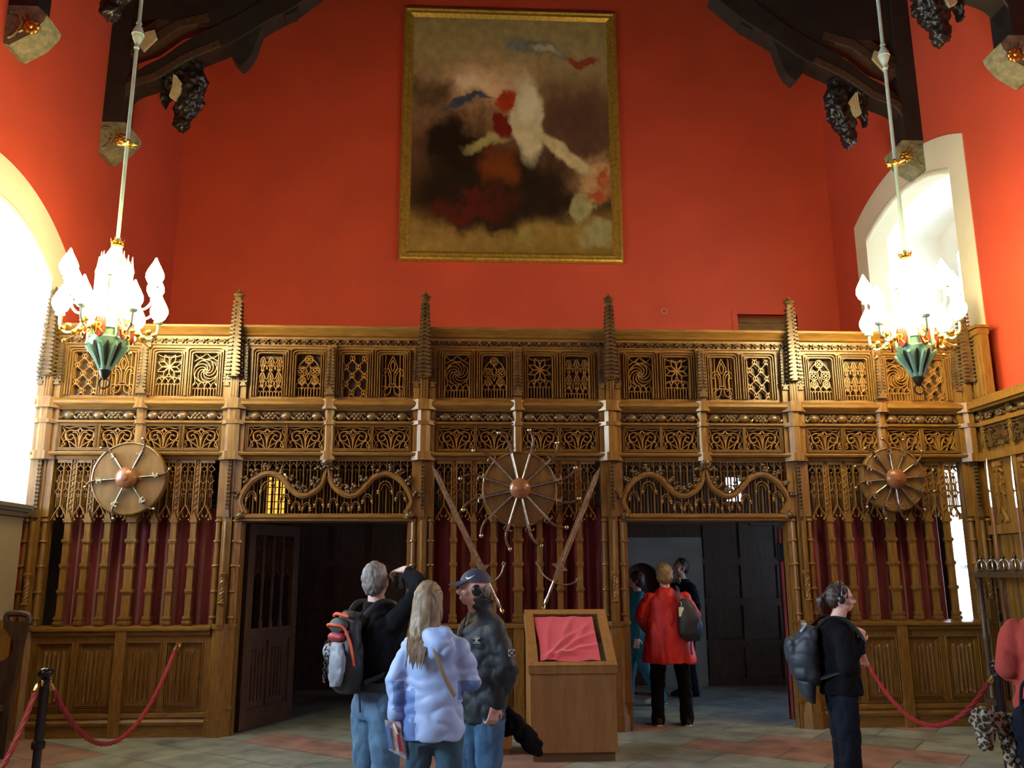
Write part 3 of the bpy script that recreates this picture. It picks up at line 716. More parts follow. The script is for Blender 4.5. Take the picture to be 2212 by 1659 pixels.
# long curtains behind the balusters, one per half bay
def curtain_mesh(w,h,folds,amp=.03,seed=0):
    rnd=random.Random(seed); n=folds*8; vs=[]; rows=10
    ph=[rnd.uniform(.6,1.4) for _ in range(folds+1)]
    for r_ in range(rows+1):
        for k in range(n+1):
            u=k/n; f_=int(u*folds) if u<1 else folds-1
            vs.append((-w/2+w*u,amp*ph[f_]*sin(2*pi*u*folds)*(.7+.5*r_/rows),h*(1-r_/rows)))
    b=(n+1)*(rows+1); vs+= [(x,y+.006,z) for x,y,z in vs]
    fs=[]
    for r_ in range(rows):
        for k in range(n):
            i=r_*(n+1)+k; fs.append((i,i+n+1,i+n+2,i+1)); fs.append((b+i,b+i+1,b+i+n+2,b+i+n+1))
    m=MB(); m.add(vs,fs); return m
# ================================================================== painting (a generic cloudscape stand-in)
PXC=(-1.13+2.61)/2
pt=thing('framed_painting','huge oil painting in a moulded gilt frame high on the red end wall','painting',(PXC,YB,6.667))
w,h=3.74,4.70; fw=.19
m=MB()
prof=[(0,0),(.0,.05),(.02,.09),(.05,.10),(.07,.075),(.10,.07),(.12,.085),(.15,.06),(.17,.045),(.19,.03),(.19,0)]
def fr(m,w,h,prof):
    n=len(prof); vs=[]
    for (sx,sz) in ((-1,0),(1,0),(1,1),(-1,1)):
        for e,d in prof: vs.append((sx*(w/2-e),-d,(e if sz==0 else h-e)))
    fs=[(i*n+k,i*n+k+1,((i+1)%4)*n+k+1,((i+1)%4)*n+k) for i in range(4) for k in range(n-1)]
    m.add(vs,fs)
fr(m,w,h,prof); obj('frame',m,mat('gilt_frame',(.62,.42,.07,1),.34,.55,col2=(.42,.27,.04,1),vscale=18,stretch=(1,1,1)),pt,loc=(0,0,0),smooth=20)
CV=bpy.data.materials.new('oil_canvas'); CV.use_nodes=True; nt=CV.node_tree; N=nt.nodes; L=nt.links; b=N['Principled BSDF']; b.inputs['Roughness'].default_value=.35
tc=N.new('ShaderNodeTexCoord'); sep=N.new('ShaderNodeMapping'); L.new(tc.outputs['Generated'],sep.inputs[0])
nz=N.new('ShaderNodeTexNoise'); nz.inputs['Scale'].default_value=5; nz.inputs['Detail'].default_value=7; nz.inputs['Roughness'].default_value=.6; L.new(tc.outputs['Generated'],nz.inputs['Vector'])
sb=N.new('ShaderNodeVectorMath'); sb.operation='SUBTRACT'; sb.inputs[1].default_value=(.5,.5,.5); L.new(nz.outputs['Color'],sb.inputs[0])
def blob(prev,col,cx,cz,rx,rz,soft=.5,dist=.25,rot=0):
    sc=N.new('ShaderNodeVectorMath'); sc.operation='SCALE'; sc.inputs['Scale'].default_value=dist; L.new(sb.outputs[0],sc.inputs[0])
    ad=N.new('ShaderNodeVectorMath'); ad.operation='ADD'; L.new(tc.outputs['Generated'],ad.inputs[0]); L.new(sc.outputs[0],ad.inputs[1])
    mp=N.new('ShaderNodeMapping'); mp.vector_type='TEXTURE'; mp.inputs['Location'].default_value=(cx,.5,cz); mp.inputs['Rotation'].default_value=(0,R(rot),0); mp.inputs['Scale'].default_value=(rx,1e3,rz); L.new(ad.outputs[0],mp.inputs[0])
    ln=N.new('ShaderNodeVectorMath'); ln.operation='LENGTH'; L.new(mp.outputs[0],ln.inputs[0])
    rg=N.new('ShaderNodeMapRange'); rg.interpolation_type='SMOOTHSTEP'; rg.inputs['From Min'].default_value=1-soft; rg.inputs['From Max'].default_value=1+soft*.4; rg.inputs['To Min'].default_value=1; rg.inputs['To Max'].default_value=0; L.new(ln.outputs['Value'],rg.inputs[0])
    mx=N.new('ShaderNodeMix'); mx.data_type='RGBA'; L.new(rg.outputs[0],mx.inputs[0]); L.new(prev,mx.inputs[6]); mx.inputs[7].default_value=col; return mx.outputs[2]
sx=N.new('ShaderNodeSeparateXYZ'); L.new(tc.outputs['Generated'],sx.inputs[0])
rp=N.new('ShaderNodeValToRGB'); L.new(sx.outputs[2],rp.inputs[0]); e=rp.color_ramp.elements
e[0].color=srgb(130,105,45); e[1].color=srgb(160,148,95)
for ps,cc in ((.10,srgb(150,120,60)),(.2,srgb(70,50,28)),(.45,srgb(105,75,52)),(.62,srgb(150,115,80)),(.85,srgb(170,152,105))): q=e.new(ps); q.color=cc
c=rp.outputs[0]
for a in [(srgb(92,64,48),.85,.55,.28,.20,.9,.35),(srgb(232,196,150),.36,.72,.24,.12,.9,.3),(srgb(240,215,175),.30,.70,.10,.05,.8,.3),(srgb(100,78,55),.10,.66,.13,.09,.8,.4),(srgb(190,150,100),.92,.30,.14,.09,.9,.3),(srgb(180,80,40),.93,.25,.09,.03,.8,.4),
  (srgb(42,30,18),.42,.25,.46,.18,.35,.35),(srgb(38,27,18),.22,.44,.19,.13,.5,.4),(srgb(118,60,24),.42,.34,.13,.10,.6,.3),(srgb(170,160,100),.38,.46,.13,.03,.5,.2,-12),(srgb(215,205,160),.585,.56,.085,.20,.30,.16,-6),(srgb(235,228,190),.59,.64,.05,.09,.5,.15),(srgb(205,190,140),.76,.42,.17,.035,.4,.12,32),
  (srgb(175,62,30),.47,.645,.06,.055,.3,.2),(srgb(120,30,20),.48,.53,.045,.05,.4,.3),(srgb(70,80,100),.26,.615,.14,.02,.5,.2,-16),(srgb(118,126,112),.62,.87,.17,.035,.4,.2,14),(srgb(200,190,150),.66,.86,.08,.02,.6,.2,14),(srgb(150,70,50),.86,.83,.10,.022,.4,.2,4),(srgb(88,30,22),.30,.18,.22,.05,.6,.4),
  (srgb(155,148,100),.86,.20,.08,.09,.4,.4),(srgb(150,142,95),.93,.08,.10,.045,.5,.3),(srgb(150,135,70),.57,.055,.055,.03,.4,.2),(srgb(150,120,60),.12,.03,.40,.05,.6,.2)]: c=blob(c,*a)
nb=N.new('ShaderNodeTexNoise'); nb.inputs['Scale'].default_value=22; nb.inputs['Detail'].default_value=6; L.new(tc.outputs['Generated'],nb.inputs['Vector'])
mm=N.new('ShaderNodeMix'); mm.data_type='RGBA'; mm.blend_type='OVERLAY'; mm.inputs[0].default_value=.55; L.new(c,mm.inputs[6]); L.new(nb.outputs[0],mm.inputs[7]); L.new(mm.outputs[2],b.inputs['Base Color'])
m=MB(); m.box(-w/2+fw-.01,w/2-fw+.01,-.04,-.02,fw-.01,h-fw+.01); obj('canvas',m,CV,pt,loc=(0,0,0),smooth=None)

# ================================================================== roof trusses
XC=(XL+XR)/2
def beast():
    m=MB(); P=[(-3.72,8.45),(-3.66,8.15),(-3.70,7.95),(-3.74,7.75),(-3.80,7.55),(-3.78,7.40)]
    m.tube([(x,0,z) for x,z in spline(P,4)],[.12]*4+[.17]*6+[.15]*5+[.10]*5+[.03],10)
    m.prism([(-3.60,8.4),(-3.54,8.1),(-3.60,7.85),(-3.68,7.8),(-3.72,7.45),(-3.79,7.36),(-3.84,7.5),(-3.80,7.75),(-3.86,8.0),(-3.80,8.4)],-.05,.09)
    m.prism([(-3.86,8.35),(-4.02,8.12),(-4.07,7.85),(-4.03,7.66),(-4.0,7.80),(-3.93,7.86),(-3.87,8.0),(-3.80,8.2)],-.09,.05)
    m.tube([(-3.95,-.05,8.2),(-4.0,-.05,7.95),(-4.03,-.05,7.72)],[.10,.08,.02],8)
    for a in (-1,1): m.tube([(-3.66,a*.09,8.05),(-3.60,a*.16,7.88),(-3.68,a*.17,7.74)],[.05,.045,.02],7)
    m.ell((-3.74,0,7.62),(.09,.1,.12),10,8); m.tube([(-3.72,-.06,7.62),(-3.69,-.06,7.50),(-3.71,-.06,7.43)],[.03,.025,.005],6)
    return m
TP=[]
def tp(n,mb,mt): TP.append((n,mb,mt))
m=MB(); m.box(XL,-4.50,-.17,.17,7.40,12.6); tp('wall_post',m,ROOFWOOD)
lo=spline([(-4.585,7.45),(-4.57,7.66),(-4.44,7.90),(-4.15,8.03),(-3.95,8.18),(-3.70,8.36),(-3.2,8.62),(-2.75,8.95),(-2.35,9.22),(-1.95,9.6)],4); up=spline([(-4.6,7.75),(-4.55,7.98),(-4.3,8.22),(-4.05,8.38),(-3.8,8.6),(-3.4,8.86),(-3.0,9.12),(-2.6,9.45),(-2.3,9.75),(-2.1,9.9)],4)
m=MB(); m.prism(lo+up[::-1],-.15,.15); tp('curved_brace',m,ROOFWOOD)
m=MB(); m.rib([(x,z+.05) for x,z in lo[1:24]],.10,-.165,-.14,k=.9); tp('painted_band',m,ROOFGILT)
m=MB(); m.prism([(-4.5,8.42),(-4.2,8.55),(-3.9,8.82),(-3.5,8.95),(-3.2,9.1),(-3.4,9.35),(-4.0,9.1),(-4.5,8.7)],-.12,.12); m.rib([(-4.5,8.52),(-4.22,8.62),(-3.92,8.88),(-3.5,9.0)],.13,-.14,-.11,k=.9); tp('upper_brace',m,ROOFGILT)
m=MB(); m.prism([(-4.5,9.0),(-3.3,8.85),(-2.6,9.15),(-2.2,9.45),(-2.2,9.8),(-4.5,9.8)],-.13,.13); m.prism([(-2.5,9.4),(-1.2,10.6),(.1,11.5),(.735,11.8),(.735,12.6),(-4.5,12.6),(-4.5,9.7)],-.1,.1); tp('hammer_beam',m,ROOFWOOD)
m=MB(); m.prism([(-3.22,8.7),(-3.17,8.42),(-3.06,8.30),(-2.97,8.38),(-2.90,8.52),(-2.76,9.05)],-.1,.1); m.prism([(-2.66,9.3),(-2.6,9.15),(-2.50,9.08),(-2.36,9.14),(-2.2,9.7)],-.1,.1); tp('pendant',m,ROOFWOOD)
tp('carved_beast',beast(),mat('beast_wood',(.018,.016,.012,1),.35,col2=(.008,.007,.006,1),vscale=8))
SH=mat('cream_painted_shield',(.50,.44,.24,1),.6,var=.15,vscale=9)
m=MB(); m.prism([(-3.90,8.12),(-3.86,8.10),(-3.75,7.95),(-3.78,7.9),(-3.84,7.74),(-3.93,7.80),(-3.90,7.95)],-.16,-.10)
for k in range(3): m.rib([(-3.89+.035*k,8.10-.05*k),(-3.90+.035*k,7.82-.0*k)],.012,-.17,-.15)
tp('painted_shield',m,SH)
m=MB(); m.prism([(-4.30,8.70),(-4.18,8.74),(-4.14,8.62),(-4.30,8.42),(-4.36,8.50)],-.2,-.16); tp('painted_shield',m,SH)
def beast_mesh(mb,mt):
    o=organic('carved_beast',mb,mt,None,.022,2,amp=.045,fr=(16,16,9),seed=5); me=o.data; bpy.data.objects.remove(o); return me
TPM=[(n,beast_mesh(mb,mt) if n=='carved_beast' else mb.mesh(n,mt,30),mt) for n,mb,mt in TP]
TPR=[]
for n,mb,mt in TP:
    q=MB(); q.v=[(2*XC-x,y,z) for x,y,z in mb.v]; q.f=[tuple(reversed(f_)) for f_ in mb.f]; TPR.append((n,beast_mesh(q,mt) if n=='carved_beast' else q.mesh(n,mt,30),mt))
for y,lb in ((10.72,'dark hammerbeam roof truss with carved beasts above the passage behind the screen'),(8.35,'dark hammerbeam roof truss of which only tips show at the top corners')):
    t=thing('roof_truss',lb,'roof truss',(XC,y,7.4))
    for n,me,mt in TPM+TPR: link(n,me,t,(-XC,0,-7.4))
STM=MB(); STM.prism([(0,.44),(0,.0),(.06,-.02),(.12,.02),(.27,.12),(.38,.27),(.40,.34),(.30,.44)],-.17,.17)
STM.rib(spline([(.03,.36),(.12,.34),(.16,.22),(.10,.1),(.04,.06)],4),.03,-.19,-.16)
STM=STM.mesh('corbel_block',STONE,30)
GR=MB(); 
for k in range(8): a=k*45; GR.ell((.055*cos(R(a)),0,.055*sin(R(a))),(.032,.03,.032),7,6)
GR.ell((0,-.02,0),.035,8,6); 
for k in range(5): GR.rib([(.09*cos(R(100+k*28)),.09*sin(R(100+k*28))),(.14*cos(R(100+k*28)),.14*sin(R(100+k*28)))],.02,-.03,0)
GR=GR.mesh('gilded_rose',GOLD,40)
for y,sg,lb in ((10.72,1,'carved stone corbel with gilded rose on the left wall nearest the end wall'),(10.72,-1,'carved stone corbel with gilded rose above the right hand arched window'),(8.35,1,'carved stone corbel cut by the top left corner of the view'),(8.35,-1,'carved stone corbel with gilding high at the far right top corner')):
    t=thing('stone_corbel',lb,'corbel',((XL if sg>0 else XR),y,6.96)); t.scale=(sg,1,1) 
    link('corbel_block',STM,t); link('gilded_rose',GR,t,(.26,-.16,.20))

# ================================================================== chandeliers
VERD=mat('verdigris_copper',(.20,.42,.28,1),.45,.2,col2=(.30,.50,.36,1),vscale=12); PALE=mat('pale_green_enamel',(.50,.66,.52,1),.35,col2=(.42,.58,.44,1),vscale=10)
WHITEM=mat('white_enamel',(.80,.80,.72,1),.35); BRONZE=mat('dark_bronze',(.05,.045,.035,1),.4,.7)
LAMP=emis('lamp_glass',(1,.82,.40,1),60.0)
SHIELDR=mat('shield_red',(.35,.03,.02,1),.4,var=.3,vscale=20)
def text_mesh(s,size,depth,mt):
    cu=bpy.data.curves.new('t','FONT'); cu.body=s; cu.size=size; cu.extrude=depth; cu.align_x='CENTER'; cu.align_y='CENTER'
    o=bpy.data.objects.new('t',cu); COL.objects.link(o); dg=bpy.context.evaluated_depsgraph_get(); me=bpy.data.meshes.new_from_object(o.evaluated_get(dg)); bpy.data.objects.remove(o); me.materials.clear(); me.materials.append(mt); return me
ARM_L=MB(); ARM_L.tube(spline([(.14,0,3.93),(.17,0,4.02),(.22,0,4.02),(.28,0,3.92),(.36,0,3.88),(.42,0,3.94),(.43,0,4.03)],5),.013,8)
ARM_L.lathe([(.012,0),(.04,.012),(.045,.03),(.02,.035)],(.43,0,4.03),12)
ARM_U=MB(); ARM_U.tube(spline([(.15,0,4.16),(.2,0,4.2),(.26,0,4.14),(.35,0,4.13),(.42,0,4.2),(.43,0,4.32)],5),.013,8)
ARM_U.lathe([(.012,0),(.04,.012),(.045,.03),(.02,.035)],(.43,0,4.32),12)
LEAFS=MB()
for k in range(5): LEAFS.ell((.2+.05*k,0,3.95-.03*(k%3)),(.03,.02,.025),7,5,.15)
LEAFS.tube([(.20,0,3.94),(.28,0,3.86),(.37,0,3.80)],.006,5); LEAFS.ell((.375,0,3.80),.02,7,5)
def lampm(x,z): 
    m=MB(); m.lathe([(.025,0),(.06,.03),(.084,.085),(.082,.125),(.058,.18),(.028,.235),(.006,.285)],(x,0,z),14); return m  # oversized shade, its shape takes in the glow around the lamp
ARM_L=ARM_L.mesh('arm',PALE,40); ARM_U=ARM_U.mesh('arm',PALE,40); LEAFS=LEAFS.mesh('gilt_leaves',GOLD,40); LL=lampm(.43,4.065).mesh('lamp_shade',LAMP,60); LU=lampm(.43,4.355).mesh('lamp_shade',LAMP,60)
def chandelier(x,y,lb,zcap,zstar,zball):
    t=thing('chandelier',lb,'chandelier',(x,y,3.36),0,None)
    P=lambda n,m,mt,pr=t: link(n,m.mesh(n,mt,40),pr,(0,0,-3.36) if pr==t else (0,0,0))
    m=MB(); m.lathe([(.019,4.84),(.019,ZT)],(0,0,0),10); P('rod',m,PALE)
    m=MB(); m.lathe([(.02,-.17),(.03,-.15),(.02,-.12),(.028,-.10),(.055,-.03),(.058,0),(.055,.04),(.028,.10),(.02,.12),(.032,.13),(.02,.16)],(0,0,zball),12)
    for k in range(5): m.lathe([(.058-abs(k-2)*.008,-.006),(.064-abs(k-2)*.008,0),(.058-abs(k-2)*.008,.006)],(0,0,zball-.05+k*.025),12)
    P('rod_knop',m,PALE)
    m=MB(); m.lathe([(.03,-.02),(.05,0),(.03,.02)],(0,0,zstar),12)
    for k in range(6): a=k*60; m.tube([(.04*cos(R(a)),.04*sin(R(a)),zstar),(.075*cos(R(a)),.075*sin(R(a)),zstar+.012),(.10*cos(R(a)),.10*sin(R(a)),zstar)],[.012,.02,.003],6)
    P('star_collar',m,GOLD)
    m=MB(); m.lathe([(.025,4.78),(.06,4.79),(.05,4.81),(.055,4.835),(.02,4.84)],(0,0,0),12)
    for k in range(8): a=k*45; m.tube([(.052*cos(R(a)),.052*sin(R(a)),4.82),(.066*cos(R(a)),.066*sin(R(a)),4.86)],[.010,.003],5)
    P('crown',m,GOLD)
    m=MB(); m.lathe([(.13,4.12),(.16,4.14),(.15,4.17),(.145,4.48),(.16,4.50),(.155,4.53),(.11,4.58),(.10,4.66),(.06,4.70),(.05,4.78),(.03,4.79)],(0,0,0),6)
    for k in range(6):
        a=k*60; cx,cy=.16*cos(R(a)),.16*sin(R(a)); m.lathe([(.022,4.10),(.022,4.5),(.028,4.52),(.014,4.58),(.003,4.68)],(cx,cy,0),8)
        a+=30; cx,cy=.11*cos(R(a)),.11*sin(R(a)); m.lathe([(.015,4.5),(.015,4.62),(.003,4.72)],(cx,cy,0),8)
    P('tower',m,WHITEM)
    m=MB(); m.lathe([(.13,3.92),(.165,3.93),(.16,3.96),(.10,3.97),(.10,4.12),(.15,4.13)],(0,0,0),12)
    for k in range(12): a=k*30; m.lathe([(.011,3.95),(.011,4.13)],(.145*cos(R(a)),.145*sin(R(a)),0),6)
    P('gallery',m,WHITEM)
    m=MB(); m.lathe([(.035,3.52),(.055,3.56),(.075,3.62),(.115,3.70),(.15,3.78),(.165,3.84),(.15,3.86),(.155,3.92),(.17,3.93)],(0,0,0),16)
    for k in range(8):
        a=k*45; d=(cos(R(a)),sin(R(a))); m.tube([(d[0]*r,d[1]*r,z) for r,z in ((.05,3.55),(.10,3.66),(.16,3.75),(.20,3.78),(.195,3.75))],[.014,.022,.026,.018,.006],6)
        m.lathe([(.014,3.84),(.02,3.93),(.012,3.97),(.003,4.0)],(d[0]*.175,d[1]*.175,0),6)
    P('leaf_cup',m,VERD)
    for k in range(8):
        a=k*45+22.5; m=MB(); 
        if k: continue
    m=MB()
    for k in range(8): a=k*45+22.5; d=(cos(R(a)),sin(R(a))); m.tube([(d[0]*r,d[1]*r,z) for r,z in ((.06,3.58),(.11,3.68),(.15,3.76),(.165,3.80))],[.006,.012,.02,.008],6)
    P('bronze_tracery',m,BRONZE)
    m=MB(); m.lathe([(.012,3.455),(.03,3.47),(.045,3.50),(.055,3.53),(.045,3.545),(.055,3.56),(.04,3.57)],(0,0,0),14)
    m.tube([(.05*cos(R(a)),0,3.415+.048*sin(R(a))) for a in range(0,360,20)],.009,7,closed=True); m.ell((0,0,3.465),.02,8,6); m.ell((0,0,3.368),(.02,.016,.012),8,6); P('finial_ring',m,BRONZE)
    for k in range(6):
        a=R(-90+k*60); sh=link('shield',shield_me,t,(.205*cos(a),.205*sin(a),3.90-3.36)); sh.scale=(1.3,1.3,1.3); sh.rotation_euler=(0,0,a+pi/2)
        link('crowned_letter',letter_me,sh,(0,-.012,0)).rotation_euler=(pi/2,0,0)
    for k in range(6):
        for me,lm,a in ((ARM_L,LL,k*60+18),(ARM_U,LU,k*60+48)):
            o=link('arm',me,t,(0,0,-3.36)); o.rotation_euler=(0,0,R(a)); link('lamp_shade',lm,o)
            if me==ARM_L: link('gilt_leaves',LEAFS,o)
    return t
m=MB(); m.prism([(-.04,.065),(.04,.065),(.04,-.01),(.025,-.045),(0,-.065),(-.025,-.045),(-.04,-.01)],-.01,.006)
for x in (-.03,-.01,.01,.03): m.lathe([(.006,.065),(.009,.08),(.003,.1)],(x,0,0),6)
shield_me=m.mesh('shield',SHIELDR,30); letter_me=text_mesh('R',.115,.003,GOLD)
chandelier(-3.42,8.2,'lit gothic chandelier hanging at the left in front of the screen','',5.87,7.11)
chandelier(4.50,8.2,'lit gothic chandelier hanging at the right before the arched window','',5.84,7.11)
# ================================================================== arms on the screen
WALNUT=mat('walnut_stock',(.10,.035,.015,1),.35,var=.4,vscale=14); TARG=mat('targe_wood',(.19,.10,.026,1),.34,var=.35,vscale=3,stretch=(4,1,1)); BOSS=mat('boss_wood',(.22,.085,.035,1),.25)
def disc(x,z,r,lb,tilt=0):
    t=thing('round_shield_board',lb,'display board',(x,9.61,z))
    m=MB(); m.lathe([(r*.9,.0),(r,-.0),(r,-.04),(r*.985,-.06),(r*.95,-.065),(r*.93,-.05),(.001,-.05)],(0,0,0),48,'Y'); obj('disc',m,TARG,t,loc=(0,0,0))
    m=MB(); q=.115; m.lathe([(q,-.11),(q*1.0,-.125),(q*.93,-.14),(q*.6,-.165),(q*.3,-.175),(q*.28,-.185),(q*.1,-.19),(.001,-.19)],(0,0,0),28,'Y'); m.lathe([(.03,-.05),(q,-.11)],(0,0,0),20,'Y'); obj('boss',m,BOSS,t,loc=(0,0,0))
    return t
def pistol(Rr,cls):
    """radial flintlock, muzzle under the boss, butt curling anticlockwise"""
    t=thing('flintlock_pistol',None,'pistol'); L0=.09; k=Rr/.655
    m=MB(); m.tube([(L0,0,0),(Rr*.66,0,0)],[.0095*k+.002,.012*k+.002],10); m.tube([(L0,0,0),(L0+.02,0,0)],.014,10); obj('barrel',m,STEEL,t,loc=(0,0,0))
    m=MB(); m.tube(spline([(L0+.05,.012,-.006),(Rr*.55,.012,-.008),(Rr*.68,.008,-.004),(Rr*.80,0,.004*k),(Rr*.90,0,.03*k),(Rr*.98,0,.075*k)],5),[.009*k+.002]*8+[.016*k+.002]*8+[.013*k+.002]*10,9)
    obj('stock',m,WALNUT,t,loc=(0,0,0))
    m=MB(); m.box(Rr*.60,Rr*.72,-.026,-.006,-.012,.014); m.tube([(Rr*.62,-.02,.01),(Rr*.60,-.022,.045*k),(Rr*.63,-.022,.058*k)],[.008,.006,.004],6); m.tube([(Rr*.70,-.02,.008),(Rr*.71,-.022,.04*k),(Rr*.685,-.022,.05*k)],[.008,.007,.009],6)
    m.tube(spline([(Rr*.64,-.01,-.012),(Rr*.66,-.01,-.04*k),(Rr*.71,-.01,-.038*k),(Rr*.73,-.01,-.01)],4),.004,6); obj('lock',m,OLDSTEEL,t,loc=(0,0,0))
    m=MB(); m.ell((Rr*.985,0,.085*k),(.022*k+.003,.02,.02*k+.004),10,8); obj('butt_cap',m,OLDSTEEL,t,loc=(0,0,0))
    return t
CL=['twelve','one','two','three','four','five','six','seven','eight','nine','ten','eleven']
def fan(x,z,Rr,angs,grp,where,y=9.53):
    proto=None
    for a in angs:
        t=pistol(Rr,None) if proto is None else copy_tree(proto); proto=proto or t
        t.location=(x,y,z); t.rotation_euler=(0,-R(a),0); h=round(((90-a)%360)/30)%12
        t['label']='flintlock pistol with its butt at %s o clock on the %s'%(CL[h],where); t['group']=grp
disc(-3.625,2.662,.40,'round wooden board with boss carrying six pistols, left end of the screen')
disc(.60,2.552,.42,'large round wooden board with boss carrying twelve pistols, between the two slanting swords')
disc(4.834,2.667,.37,'round wooden board with boss and pistols, right end of the screen')
fan(-3.625,2.662,.45,[5,66,126,185,248,305],'pistols on the left round board','left round board')
fan(.60,2.552,.665,[13+30*k for k in range(12)],'pistols on the middle round board','middle round board')
fan(4.834,2.667,.47,[5+30*k for k in range(12)],'pistols on the right round board','right round board')
def sword(tip,pom,lb):
    tip,pom=Vector(tip),Vector(pom); d=pom-tip; Ls=d.length; t=thing('two_handed_sword',lb,'sword',tip)
    q=d.normalized(); ax=Vector((0,0,-1)); t.rotation_mode='QUATERNION'; t.rotation_quaternion=ax.rotation_difference(q)
    b=Ls*.80
    m=MB(); m.prism([(0,0),(-.028,-.12),(-.034,-b*.86),(-.10,-b*.88),(-.03,-b*.90),(-.022,-b),(.022,-b),(.03,-b*.90),(.10,-b*.88),(.034,-b*.86),(.028,-.12)],-.005,.005); m.rib([(0,-.1),(0,-b*.85)],.016,-.009,0); obj('blade',m,OLDSTEEL,t,loc=(0,0,0))
    m=MB(); m.tube(spline([(-.23,0,-b+.10),(-.16,0,-b+.03),(-.06,0,-b-.005),(.06,0,-b-.005),(.16,0,-b+.03),(.23,0,-b+.10)],4),.010,8)
    for s in (-1,1):
        for k in range(4): m.ell((s*(.235)+.016*cos(k*pi/2),0,-b+.11+.016*sin(k*pi/2)),.013,6,5)
    obj('cross_guard',m,OLDSTEEL,t,loc=(0,0,0))
    m=MB(); m.lathe([(.016,-b),(.02,-b-.08),(.015,-b-.16),(.02,-b-.2),(.024,-b-.22),(.014,-Ls+.07)],(0,0,0),10); obj('grip',m,STEEL,t,loc=(0,0,0))
    m=MB(); m.lathe([(.012,-Ls+.07),(.026,-Ls+.05),(.03,-Ls+.03),(.015,-Ls+.01),(.003,-Ls)],(0,0,0),10); obj('pommel',m,BRASS,t,loc=(0,0,0))
sword((-.37,9.56,2.82),(.42,9.56,1.22),'long two handed sword slanting from upper left down behind the man in the cap')
sword((1.499,9.56,2.80),(.834,9.56,1.25),'long two handed sword slanting from upper right down to the display case')

# curtains behind the balusters
for i,(lb) in ((0,('crimson velvet curtain behind the balusters at the far left of the screen','crimson velvet curtain behind the balusters just left of the left doorway')),(2,('crimson velvet curtain behind the balusters just right of the left doorway','crimson velvet curtain behind the balusters and display case left of the right doorway')),(4,('crimson velvet curtain behind the balusters just right of the right doorway','crimson velvet curtain behind the balusters beside the bright slit of window'))):
    for h,(a,b) in enumerate(bayrange(i)):
        if i==4 and h==1: b=5.42
        if i==0 and h==0: a+=.12
        m=curtain_mesh(b-a+.10,1.32,7,.035,i*2+h); o=obj('curtain',m,VELVET,loc=((a+b)/2,YS+.15,1.05)); o.location.z=1.05
        tag(o,lb[h],'curtain','crimson curtains behind the balusters')
# fill behind the lattice so that the curtains are held by a rod
for i in (0,2,4):
    m=MB(); m.tube([(PX[i]+.1,YS+.15,2.39),(PX[i+1]-.1,YS+.15,2.39)],.012,8); part('curtain_rod',m,BRONZE)
m=curtain_mesh(.16,2.1,3,.03,9); o=obj('doorway_curtain',m,VELVET,loc=(3.69,9.99,.05)); tag(o,'narrow red curtain tied with a dark band at the right jamb of the right doorway','curtain')
m=MB(); m.box(-.085,.085,-.045,.045,1.72,1.92); obj('tie_band',m,mat('black_cloth',(.01,.014,.02,1),.6),o,loc=(0,0,0))

DARKOAK=mat('door_leaf_oak',(.075,.037,.018,1),.7,spec=.15,col2=(.045,.022,.012,1),vscale=5,stretch=(6,6,1))
# open door leaf in the left doorway
dl=bpy.data.objects.new('door_4',None); COL.objects.link(dl); dl.location=(-2.40,9.90,0); dl.rotation_euler=(0,0,R(66)); dl['kind']='structure'
m=MB(); W_=.95
for x in (0,W_-.11): m.box(x,x+.11,-.025,.025,.02,2.2)
for z0,z1 in ((.02,.22),(.92,1.06),(2.08,2.2)): m.box(.11,W_-.11,-.025,.025,z0,z1)
m.box(.11,W_-.11,-.005,.005,.22,.92); m.box(.44,.5,-.022,.022,.22,.92); obj('leaf_frame',m,DARKOAK,dl,loc=(0,0,0),smooth=None)
m=MB()
for k in range(1,4): m.lathe([(.03,1.06),(.03,1.12),(.018,1.15),(.02,1.6),(.03,1.62),(.018,1.65),(.018,2.08)],(.11+(W_-.22)*k/4,0,0),8)
obj('turned_bars',m,DARKOAK,dl,loc=(0,0,0))
m=MB()
for k in range(4):
    for j in range(3): x=.11+(W_-.22)*(k+(j+.5)/3)/4; m.rib([(x,1.68),(x,2.08)],.012,-.015,.015)
    x=.11+(W_-.22)*(k+.5)/4; m.rib(circ(x,1.98,.05,8),.01,-.015,.015); m.rib([(x-.085,1.60),(x,1.70),(x+.085,1.60)],.014,-.015,.015)
obj('leaf_tracery',m,DARKOAK,dl,loc=(0,0,0))
m=MB()
for c in (.275,.63):
    for k in range(4): m.rib([(c-.09+.06*k,.3),(c-.09+.06*k,.84)],.03,-.02,0)
obj('linenfold',m,DARKOAK,dl,loc=(0,0,0))

DARKOAK=bpy.data.materials['dark_oak_and_recess_shade']
